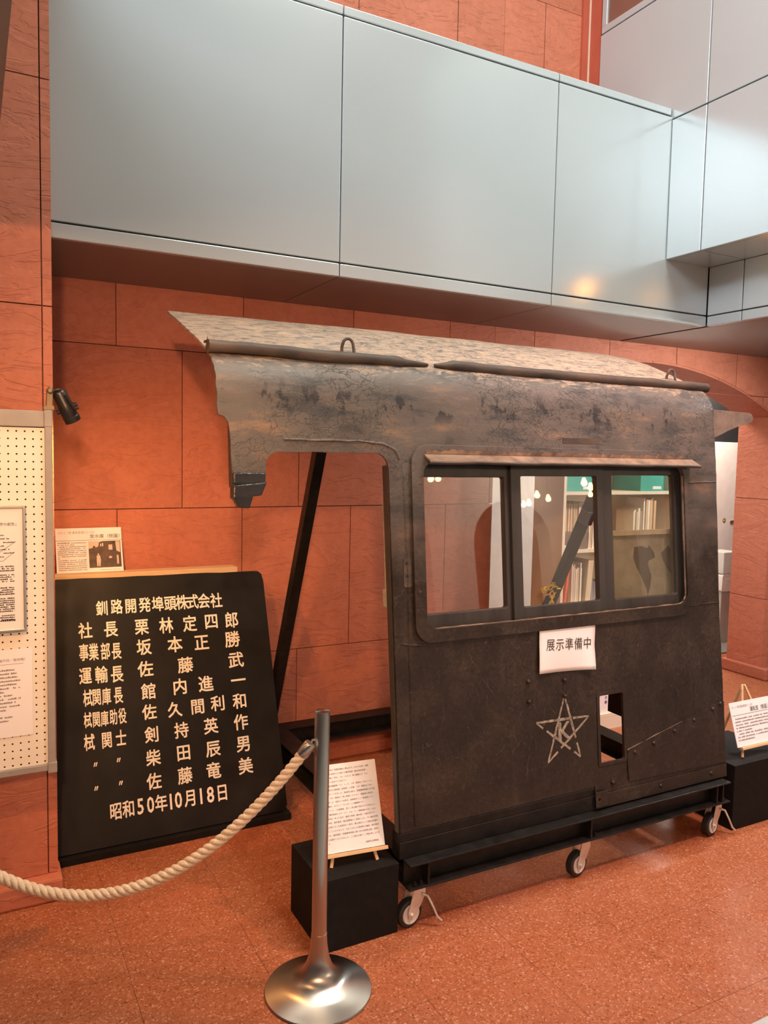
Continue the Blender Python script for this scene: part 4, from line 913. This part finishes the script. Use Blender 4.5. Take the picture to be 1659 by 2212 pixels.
def bold(mb, vs_, fs, fn, b):
    for k, (dx, dy) in enumerate(((0, 0), (b, b), (-b, b), (b, -b), (-b, -b), (b*1.3, 0), (-b*1.3, 0), (0, b*1.3), (0, -b*1.3))):
        mb.add([fn(v.x+dx, v.y+dy)+BN*(0.00012*k) for v in vs_], fs)
for spec, w, h in LN:
    items = [(s[0], *map(float, s[1:].split(','))) for s in spec.split('|')] if '|' in spec else [(a, float(b), float(c)) for a, b, c in re.findall(r'([^\d,])(\d+),(\d+)', spec)]
    for chh, x, y in items:
        mb = MB()
        cpx, cpy = 100+x/ZB, 1200+y/ZB
        c = on_board(cpx, cpy)
        sw = (on_board(cpx+w/ZB/2, cpy)-on_board(cpx-w/ZB/2, cpy)).length; sh_ = (on_board(cpx, cpy+h/ZB/2)-on_board(cpx, cpy-h/ZB/2)).length
        vs_, fs = text_geo(chh, 0.0, 2)
        if chh.isdigit(): mx, my, sx, sy = (min(v.x for v in vs_)+max(v.x for v in vs_))/2, 0.34, sw/0.62, sh_/0.76
        else: mx, my, sx, sy = 0.5, 0.38, sw/0.93, sh_/0.93
        E1, E2 = V((1, 0, 0)), V((0, BK, 1)).normalized()
        bold(mb, vs_, fs, lambda a, b: c+E1*((a-mx)*sx)+E2*((b-my)*sy)+BN*0.0012, 0.014 if chh != '〃' else 0.035)
        part('character', mb, 'letter', nb)
bk = part('base_plank', MB().box(0.288, 1.292, 3.294, 3.56, 0, 0.031), 'plinth', bevel=0.002); tag(bk, 'flat black plank on the floor under the leaning plate', 'plank')
wd = thing('timber_prop', (0.75, 3.80, 0), 'pale timber batten frame standing behind the black plate', 'batten')
part('top_batten', MB().box(0.285, onY(513, 1228, 3.775).x, 3.775, 3.858, 1.092, 1.122), 'pine_x', wd, bevel=0.002)
for x in (0.34, 1.08): part('post', MB().box(x, x+0.04, 3.80, 3.84, 0, 1.0915), 'wood', wd)

# caption card on the batten --------------------------------------------------
def greek(mb, o, ex, ey, L, hgt, seed):       # one line of unreadably small print: broken dashes
    r = random.Random(seed); x = 0
    while x < L:
        w = min(r.uniform(0.5, 1.1)*hgt, L-x); hh = hgt*r.uniform(0.6, 1.0)
        if r.random() > 0.10: mb.add([V(o)+V(ex)*x, V(o)+V(ex)*(x+w), V(o)+V(ex)*(x+w)+V(ey)*hh, V(o)+V(ex)*x+V(ey)*hh], [(0, 1, 2, 3)])
        x += w+0.18*hgt
cd = [onY(*p, 3.856) for p in ((120, 1145), (265, 1142), (265, 1232), (122, 1240))]
cz0, cz1, cx0, cx1 = 1.1225, 1.323, 0.345, 0.640
def cardpt(u, v, off=0.0): return V((cx0+(cx1-cx0)*u, 3.838+0.075*v, cz0+(cz1-cz0)*v))+V((0, -0.95, 0.3))*off
cc = thing('caption_card', (0.49, 3.84, cz0), 'white caption card with a sepia train photo standing on the pale batten', 'card')
cE, cY = V((1, 0, 0)), (cardpt(0, 1)-cardpt(0, 0)).normalized()
part('card', MB().obox(cardpt(0, 0), cE*(cx1-cx0), cE.cross(cY)*-0.003, cY*((cardpt(0, 1)-cardpt(0, 0)).length)), 'paper', cc)
CW, CHh = cx1-cx0, (cardpt(0, 1)-cardpt(0, 0)).length
cn = cE.cross(cY); ct = lambda u, v: cardpt(0, 0)+cE*(u*CW)+cY*(v*CHh)+cn*0.0006
mb = MB(); put_text(mb, 'C11 1（現 東武鉄道C11 123）', ct(0.045, 0.875), cE, cY, 0.012, 0.013, 0, 0, fit=CW*0.54); part('heading', mb, 'ink_grey', cc)
mb = MB(); put_text(mb, '炭水庫（側面）', ct(0.51, 0.765), cE, cY, 0.02, 0.022, 0.004, 0, fit=CW*0.46)
mb.add([ct(0, 0.715), ct(1, 0.715), ct(1, 0.722), ct(0, 0.722)], [(0, 1, 2, 3)]); part('title', mb, 'ink', cc)
mb = MB()
for k in range(15): greek(mb, ct(0.03, 0.655-0.043*k), cE, cY, CW*(0.42 if k not in (1, 8) else (0.24 if k == 1 else 0.03)), 0.0048, k)
greek(mb, ct(0.65, 0.035), cE, cY, CW*0.3, 0.003, 99); part('body_text', mb, 'ink_grey', cc)['kind'] = 'stuff'
mb = MB(); mb.add([ct(0.485, 0.09), ct(0.975, 0.09), ct(0.975, 0.69), ct(0.485, 0.69)], [(0, 1, 2, 3)]); ph = part('photograph', mb, 'photo', cc); ph['label'] = 'sepia photograph of a steam locomotive and a standing figure'
def ct2(u, v): return ct(0.485+0.49*u, 0.09+0.60*v)+cn*0.0004
mb = MB()
for pl in ([(0, 1), (0, .72), (.12, .74), (.14, .82), (.2, .82), (.22, .76), (.3, .80), (.33, .95), (.45, 1)], [(.84, .98), (.98, .98), (.98, .55), (.86, .62)], [(.62, .85), (.74, .86), (.74, .66), (.62, .66)], [(.36, .90), (.40, .90), (.40, .80), (.36, .80)], [(.42, .92), (.46, .92), (.46, .8), (.42, .8)], [(.62, .42), (.71, .42), (.71, .34), (.62, .34)], [(.86, .45), (.92, .45), (.92, .12), (.86, .12)],
           [(.24, .46), (.34, .46), (.36, .28), (.335, .05), (.30, .05), (.29, .25), (.275, .05), (.24, .05), (.23, .28)], [(.27, .53), (.31, .53), (.31, .47), (.27, .47)]):
    mb.add([ct2(*p) for p in pl], [tuple(range(len(pl)-1, -1, -1))])
part('photo_tones', mb, 'photo_sky', ph)

# ================================================================== PLINTHS AND EASELS
bl = part('plinth_box', MB().box(1.028, 1.322, 2.324, 2.614, 0, 0.256), 'plinth', bevel=0.0015); tag(bl, 'black plinth box behind the rope post', 'plinth')
br = part('plinth_box', MB().box(3.078, 3.46, 2.318, 2.66, 0, 0.306), 'plinth', bevel=0.0015); tag(br, 'black plinth box at the right end of the dolly', 'plinth')
def easel(name, A, B, ztop, lean, hgt, label, legs, peak):
    """A, B: tray ends (world); panel leans back by `lean` radians"""
    A, B = V(A), V(B); ex = (B-A).normalized(); back = V((0, 0, 1)).cross(ex).normalized(); up = (V((0, 0, 1))*math.cos(lean)+back*math.sin(lean)).normalized(); nf = ex.cross(up)
    e = thing(name, V(((A+B)/2).to_tuple()[:2]+(ztop,)), label, 'easel')
    W_ = (B-A).length
    part('tray', MB().obox(A-up*0.006+nf*0.014, ex*W_, nf*-0.022, up*0.012), 'wood', e, bevel=0.001)
    mid = (A+B)/2; apex = mid+up*peak-nf*0.008
    for t in legs:
        foot = A+ex*(W_*t); foot = foot-up*((foot.z-ztop)/up.z-0.0005); foot = foot+nf*0.0
        sp_ = ex*(W_*(t-0.5)*0.18)
        part('front_leg', MB().beam(foot+sp_-nf*0.006+V((0, 0, 0.002)), apex+ex*(0.008 if t > 0.5 else -0.008), 0.011, 0.008, ex), 'wood', e, bevel=0.001)
    bf = mid+back*(peak*0.75); bf.z = ztop+0.004
    part('rear_leg', MB().beam(bf, apex-nf*0.004, 0.010, 0.008, ex), 'wood', e, bevel=0.001)
    return ex, up, nf, A, W_
# left easel
A = onY(700, 1854, 2.352); B = onY(836, 1830, 2.352); A.z = B.z = 0.292
A.x, B.x = onZ(700, 1853, 0.292).x, onZ(836, 1829, 0.292).x
A.y, B.y = onZ(700, 1853, 0.292).y, onZ(836, 1829, 0.292).y
ex, up, nf, A_, W_ = easel('tabletop_easel', A, B, 0.256, math.radians(24), 0.3, 'small pale wooden easel on the plinth behind the rope post', (0.16, 0.78), 0.27)
o = A_+ex*0.008+up*0.008+nf*0.004
pb = thing('text_panel', o+ex*0.105, 'pink-white panel of dense Japanese text on the left easel', 'panel')
PW, PH = 0.208, 0.297
PWp = W_-0.016; PW = max(0.2, min(PWp, 0.225))
part('board', MB().obox(o-nf*0.004, ex*PW, up*PH, nf*0.004), 'paper', pb)
TXT = ['1970（昭和45）年雄別炭砿の閉山まで、人々や石炭、釧路', 'を発着する貨物などを運んだ雄別鉄道（雄別炭砿鉄道）。', '2023（令和5）年は、1923（大正12）年の開業から「100', '年」という記念すべき年です。', '　その蒸気機関車「C11　1」は、1947（昭和22）年につくら', 'れ、当初は江若鉄道（滋賀県）に在籍、1957（昭和32）年に', '雄別へやってきました。鉄道廃止後は、釧路開発埠頭に引き継', 'がれ、1975（昭和50）年に廃車となるまで、釧路港の物流を', '支えました。昭和30〜40年代、産業都市として急成長してい', 'く釧路を、まさしく「けん引」した機関車です。', '　そのC11　1は廃車後、長らく非公開で保存されてきました', 'が、東武鉄道により「C11　123」として動態復元され、2022', '（令和4）年より日光・鬼怒川地域（栃木県）で運行中です。', '　今回、東武鉄道・東武博物館のご厚意により、その復元作業', 'で交換となった旧部材の一部を、郷土資料として当館が収蔵す', 'ることとなりました。またこれらの大型資料の輸送・展示造作', 'には、雄別炭砿・釧路開発埠頭に縁のある近隣各企業・団体の', 'ご協賛をいただきました。この場をお借りして御礼申し上げま', 'す。']
mb = MB(); full = 0.90*PW
for k, s in enumerate(TXT):
    L = sum(0.55 if ord(c) < 256 else 1 for c in s); size = full/28.5
    put_text(mb, s, o+ex*(0.05*PW)+up*(PH-0.022-k*0.01365), ex, up, size, size*0.98, 0.0, 0.0008, res=1)
put_text(mb, '釧路市立博物館', o+ex*(0.68*PW)+up*(0.018), ex, up, full/28.5, full/28.5, 0, 0.0008, res=1)
part('text', mb, 'ink', pb)['kind'] = 'stuff'
# right easel with caption card
zt = 0.306
A = onZ(1600, 1618, zt+0.040); B = A+V((0.24, 0, 0)); 
ex, up, nf, A_, W_ = easel('tabletop_easel', A, B, zt, math.radians(18), 0.3, 'small pale wooden easel on the plinth at the right end of the dolly', (0.10, 0.90), 0.285)
pc = A_+up*0.008+nf*0.004-ex*0.022
pk = thing('caption_card', pc+ex*0.14, 'pink-white caption card on the right-hand easel beside the cab', 'card')
CW2, CH2 = 0.285, 0.205
part('card', MB().obox(pc-nf*0.003, ex*CW2, up*CH2, nf*0.003), 'paper', pk)
q = lambda u, v: pc+ex*(u*CW2)+up*(v*CH2)+nf*0.0006
mb = MB(); put_text(mb, 'C11 1（現 東武鉄道C11 123）', q(0.045, 0.865), ex, up, 0.012, 0.013, 0, 0, fit=CW2*0.52); part('heading', mb, 'ink_grey', pk)
mb = MB(); put_text(mb, '運転室（側面）', q(0.48, 0.745), ex, up, 0.02, 0.024, 0.004, 0, fit=CW2*0.46); mb.add([q(0.02, 0.70), q(0.98, 0.70), q(0.98, 0.707), q(0.02, 0.707)], [(0, 1, 2, 3)]); part('title', mb, 'ink', pk)
mb = MB()
for k in range(8): greek(mb, q(0.06, 0.61-0.068*k), ex, up, CW2*(0.86 if k not in (4, 7) else 0.4), 0.0068, 40+k)
part('body_text', mb, 'ink_grey', pk)['kind'] = 'stuff'

# ================================================================== ROPE BARRIER
def stanchion(x, y, label):
    s = thing('rope_post', (x, y, 0), label, 'post', 'brushed steel rope posts')
    part('base', MB().lathe([(0.0, 0.0), (0.168, 0.0), (0.170, 0.004), (0.168, 0.008), (0.150, 0.0135), (0.115, 0.024), (0.085, 0.037), (0.060, 0.056), (0.043, 0.082), (0.033, 0.112), (0.027, 0.150), (0.0245, 0.19)], 72, (x, y, 0)), 'stainless', s, smooth=40)
    part('pole', MB().lathe([(0.0237, 0.175), (0.0237, 0.900), (0.0225, 0.905), (0.0, 0.906)], 40, (x, y, 0)), 'stainless', s, smooth=40)
    return s
SP = V((0.951, 2.172, 0)); SP2 = V((-0.38, 2.775, 0))
s1 = stanchion(SP.x, SP.y, 'brushed steel rope post with a trumpet-shaped base in the foreground')
s2 = stanchion(SP2.x, SP2.y, 'brushed steel rope post at the far left end of the rope')
for s, pnt, sg in ((s1, SP, -1), (s2, SP2, 1)):
    part('hook', MB().tube([V((pnt.x+sg*0.020, pnt.y, 0.815)), V((pnt.x+sg*0.032, pnt.y, 0.818)), V((pnt.x+sg*0.036, pnt.y, 0.810))], 0.0035, 6), 'stainless', s)
rp = thing('barrier_rope', (0.3, 2.26, 0.47), 'thick cream twisted cotton rope hanging from the steel post', 'rope')
ea, eb = V((SP.x-0.034, SP.y, 0.812)), V((SP2.x+0.034, SP2.y, 0.812))
N = 260; path = []
for k in range(N+1):
    t = k/N; x = ea.x+(eb.x-ea.x)*t; y = ea.y+(eb.y-ea.y)*t
    xm, hw = (ea.x+eb.x)/2, (ea.x-eb.x)/2
    z = 0.812-0.490*(1-((x-xm)/hw)**2)*(1-0.06*((x-xm)/hw)**2*0)
    path.append(V((x, y, z)))
ln = [0]
for a, b in zip(path, path[1:]): ln.append(ln[-1]+(b-a).length)
i0 = next(i for i, s in enumerate(ln) if s > 0.040); i1 = next(i for i, s in enumerate(ln) if s > ln[-1]-0.040)
for st_ in range(3):
    pts = []
    for i in range(i0-2, i1+3):
        t = (path[i+1]-path[i-1]).normalized(); n = V((0, 1, 0)); n = (n-t*n.dot(t)).normalized(); b = t.cross(n)
        a = ln[i]/0.072*2*math.pi+st_*2*math.pi/3
        pts.append(path[i]+(n*math.cos(a)+b*math.sin(a))*0.0088)
    part('strand', MB().tube(pts, 0.0098, 8), 'rope', rp, smooth=60)
for i, dr in ((0, 1), (len(path)-1, -1)):
    a = path[i]; b = path[i+dr*(i0 if dr > 0 else len(path)-1-i1)]; d = (b-a).normalized(); a = a+d*0.006
    part('ferrule', MB().lathe([(0.0, 0), (0.017, 0), (0.0185, 0.003), (0.0185, 0.043), (0.017, 0.046), (0.0, 0.046)], 24, a, d), 'stainless', rp, smooth=40)

# ================================================================== PEGBOARD STAND
PYf, PRz = 2.890, math.radians(0)
pg = thing('pegboard_stand', (-0.2, PYf, 0), 'cream pegboard display panel in a grey frame at the left edge', 'display board')
GX0, GX1, GZ0, GZ1 = -0.66, 0.2495, 0.575, 1.822
mb = MB(); pit_ = 0.0254
ixs = [GX1-0.030-0.004-pit_*k for k in range(0, 35)]; izs = [GZ0+0.034+pit_*k for k in range(0, 46)]
for x in ixs:
    for z in izs:
        k0 = len(mb.v); h = pit_/2; r = 0.0031
        for a in range(8):
            an = 2*math.pi*(a+0.5)/8; mb.v.append(V((x+r*math.cos(an), PYf, z+r*math.sin(an))))
        for sx_, sz_ in ((h, h), (-h, h), (-h, -h), (h, -h)): mb.v.append(V((x+sx_, PYf, z+sz_)))
        c = [k0+8+i for i in range(4)]; rr = [k0+i for i in range(8)]
        mb.f += [(rr[0], rr[1], c[0])[::-1], (rr[2], rr[3], c[1])[::-1], (rr[4], rr[5], c[2])[::-1], (rr[6], rr[7], c[3])[::-1],
                 (c[0], rr[1], rr[2], c[1])[::-1], (c[1], rr[3], rr[4], c[2])[::-1], (c[2], rr[5], rr[6], c[3])[::-1], (c[3], rr[7], rr[0], c[0])[::-1]]
for f_i, f in enumerate(mb.f): mb.f[f_i] = tuple(reversed(f))
part('perforated_sheet', mb, 'peg', pg)
part('backing', MB().box(GX0, GX1-0.004, PYf+0.008, PYf+0.014, GZ0+0.01, GZ1-0.01), 'dark', pg)
part('top_rail', MB().box(GX0, GX1-0.024, PYf-0.010, PYf+0.022, GZ1-0.055, GZ1), 'peg_frame', pg, bevel=0.003)
part('bottom_rail', MB().box(GX0, GX1-0.024, PYf-0.010, PYf+0.022, GZ0, GZ0+0.024), 'peg_frame', pg, bevel=0.003)
part('stile', MB().box(GX1-0.024, GX1, PYf-0.012, PYf+0.024, GZ0-0.004, GZ1+0.002), 'peg_frame', pg, bevel=0.003)
part('stile', MB().box(GX0-0.024, GX0, PYf-0.012, PYf+0.024, GZ0-0.004, GZ1+0.002), 'peg_frame', pg, bevel=0.003)
part('corner_cap', MB().box(GX1-0.026, GX1+0.004, PYf-0.015, PYf+0.026, GZ0-0.008, GZ0+0.030), 'peg_frame', pg, bevel=0.003)
part('corner_cap', MB().box(GX1-0.026, GX1+0.001, PYf-0.014, PYf+0.025, GZ1-0.054, GZ1+0.004), 'peg_frame', pg, bevel=0.003)
for x in (-0.60, -0.10):
    part('leg', MB().box(x, x+0.03, PYf-0.004, PYf+0.018, 0.02, GZ0), 'peg_frame', pg); part('foot', MB().box(x-0.005, x+0.035, PYf-0.10, PYf+0.12, 0, 0.02), 'peg_frame', pg)
# framed document
fx1, fz0, fz1 = onY(58, 1362, PYf-0.02).x, onY(58, 1362, PYf-0.02).z, onY(52, 1092, PYf-0.02).z
fr = thing('framed_document', (fx1-0.15, PYf-0.01, fz0), 'silver framed sheet of text and diagrams hung on the pegboard', 'frame')
fx0 = fx1-0.315; yf = PYf-0.0245
part('frame', MB().prism([[(fx0, fz0), (fx1, fz0), (fx1, fz1), (fx0, fz1)], [(fx0+0.009, fz0+0.009), (fx1-0.009, fz0+0.009), (fx1-0.009, fz1-0.009), (fx0+0.009, fz1-0.009)]], lambda x, z, d: V((x, d, z)), PYf-0.010, yf), 'alu', fr, bevel=0.002)
part('sheet', MB().box(fx0+0.009, fx1-0.009, yf+0.006, yf+0.009, fz0+0.009, fz1-0.009), 'paper', fr)
part('glazing', MB().box(fx0+0.009, fx1-0.009, yf+0.002, yf+0.0035, fz0+0.009, fz1-0.009), 'glass_dark', fr)
EX, EZ = V((1, 0, 0)), V((0, 0, 1)); FH = fz1-fz0
mb = MB(); put_text(mb, '生学の創生」', V((fx1-0.090, yf+0.0055, fz1-0.066)), EX, EZ, 0.012, 0.012, 0.004, 0, fit=0.062)
for k in range(26):
    v = fz1-0.205-0.0072*k
    if k in (3, 8, 9, 14, 22): continue
    greek(mb, V((fx0+0.03, yf+0.0055, v)), EX, EZ, fx1-fx0-0.066, 0.005, 200+k)
greek(mb, V((fx1-0.10, yf+0.0055, fz0+0.036)), EX, EZ, 0.072, 0.007, 300)
for k in range(7): greek(mb, V((fx1-0.10+0.016*(k % 3), yf+0.0055, fz1-0.10-0.012*k)), EX, EZ, 0.035, 0.004, 320+k)
for a, b in (((-0.10, -0.17), (-0.03, -0.12)), ((-0.12, -0.18), (-0.07, -0.185)), ((-0.07, -0.185), (-0.035, -0.155)), ((-0.13, -0.15), (-0.10, -0.17))):
    p_, q_ = V((fx1+a[0], yf+0.0055, fz1+a[1])), V((fx1+b[0], yf+0.0055, fz1+b[1])); d = (q_-p_).normalized(); n = V((-d.z, 0, d.x))*0.0006
    mb.add([p_-n, q_-n, q_+n, p_+n], [(0, 1, 2, 3)])
part('print', mb, 'ink', fr)['kind'] = 'stuff'
# loose list
lx1, lz0, lz1 = onY(72, 1585, PYf).x, onY(72, 1585, PYf).z, onY(69, 1398, PYf).z
ls = thing('paper_list', (lx1-0.12, PYf-0.003, lz0), 'pink-white sheet listing names pinned below the silver frame', 'paper')
part('sheet', MB().box(lx1-0.21, lx1, PYf-0.0035, PYf-0.0025, lz0, lz1), 'paper', ls)
mb = MB(); put_text(mb, '（順不同・敬称略）', V((lx1-0.115, PYf-0.004, lz1-0.042)), EX, EZ, 0.010, 0.011, 0.003, 0, fit=0.092)
mb.add([V((lx1-0.19, PYf-0.004, lz1-0.052)), V((lx1-0.028, PYf-0.004, lz1-0.052)), V((lx1-0.028, PYf-0.004, lz1-0.0508)), V((lx1-0.19, PYf-0.004, lz1-0.0508))], [(0, 1, 2, 3)])
rr_ = random.Random(5)
for k in range(16):
    if k in (12, 15): continue
    greek(mb, V((lx1-0.17, PYf-0.004, lz1-0.074-0.0125*k)), EX, EZ, rr_.uniform(0.08, 0.135), 0.006, 400+k)
part('print', mb, 'ink_grey', ls)['kind'] = 'stuff'
# spot lamp clamped to the corner
hx, hy, hz = 0.2375, PYf, GZ1+0.004
sl = thing('clamp_spotlight', (hx, hy, hz), 'small black spotlight clamped to the corner of the pegboard', 'spotlight')
part('clamp', MB().prism([[(hx-0.016, hz), (hx+0.020, hz), (hx+0.020, hz+0.012), (hx+0.014, hz+0.016), (hx+0.016, hz+0.068), (hx+0.006, hz+0.082), (hx-0.004, hz+0.068), (hx-0.006, hz+0.014), (hx-0.016, hz+0.012)]], lambda x, z, d: V((x, d, z)), hy+0.012, hy-0.014), 'clamp', sl, bevel=0.002)
part('clamp_screw', MB().lathe([(0.0, 0), (0.010, 0), (0.010, 0.010), (0.006, 0.014), (0, 0.014)], 14, (hx+0.005, hy-0.014, hz+0.064), (0, -1, 0)), 'clamp', sl)
hd = V((0.046, 0.030, -0.092)).normalized(); h0 = V((0.272, 2.893, 1.888))
part('lamp_head', MB().lathe([(0.0, -0.006), (0.018, -0.004), (0.024, 0.004), (0.025, 0.045), (0.0265, 0.047), (0.0265, 0.090), (0.0285, 0.092), (0.0285, 0.110), (0.024, 0.110), (0.020, 0.085), (0.0, 0.085)], 28, h0, hd), 'lamp_black', sl, smooth=40)
part('swivel_arm', MB().tube([V((hx+0.006, hy-0.006, hz+0.062)), V((0.262, 2.888, 1.893)), V((0.272, 2.888, 1.896)), h0], 0.006, 8).tube([h0+V((0.018, -0.02, -0.01)), h0+V((0.034, -0.02, -0.03))+hd*0.03, h0+V((0.036, -0.018, 0))+hd*0.06], 0.0045, 6), 'lamp_black', sl, smooth=60)
for sg in (-1, 1):
    w = hd.cross(V((0, 1, 0))).normalized(); part('knob', MB().lathe([(0.008, 0), (0.008, 0.012), (0, 0.012)], 12, h0+hd*0.062+w*sg*0.025, w*sg), 'lamp_black', sl)
sp_l = light('clamp_spotlight_beam', 'SPOT', h0+hd*0.118, 42, (1.0, 0.48, 0.14), (0.80, 3.58, 0.80), spot_size=math.radians(150), spot_blend=1.0, shadow_soft_size=0.018)

# pendant bulbs across the hall (their reflections show in the panes)
def mirrored(px, py, yy):
    h = on_plate(px, py); d = ray(px, py); r = d-PN*(2*d.dot(PN)); return h+r*((yy-h.y)/r.y)
for i, (a, b_, yy) in enumerate(((1270, 1040, -1.6), (1284, 1050, -2.1), (1282, 1066, -3.4), (1167, 1067, -2.5), (1191, 1075, -2.9), (1137, 1088, -3.6), (1149, 1085, -3.3), (940, 1030, -2.0), (955, 1030, -2.6))):
    x, y, z = mirrored(a, b_, yy)
    b = thing('pendant_bulb', (x, y, z), 'bare warm pendant bulb hanging across the hall', 'lamp', 'pendant bulbs across the hall')
    part('bulb', MB().lathe([(0.0, -0.05), (0.022, -0.044), (0.034, -0.02), (0.030, 0.0), (0.016, 0.03), (0.013, 0.045), (0, 0.045)], 14, (x, y, z)), 'bulb', b, smooth=60)
    part('cable', MB().tube([(x, y, z+0.045), (x, y, 6.49)], 0.003, 5), 'dark', b)
lp_ = thing('bay_lamp', (3.50, 2.50, 2.77), 'small warm lamp under the edge of the right-hand bay', 'lamp')
part('bulb', MB().lathe([(0.0, -0.03), (0.018, -0.02), (0.022, 0.0), (0.012, 0.02), (0.012, 0.041), (0, 0.041)], 14, (3.50, 2.50, 2.77)), 'bay_bulb', lp_, smooth=60)
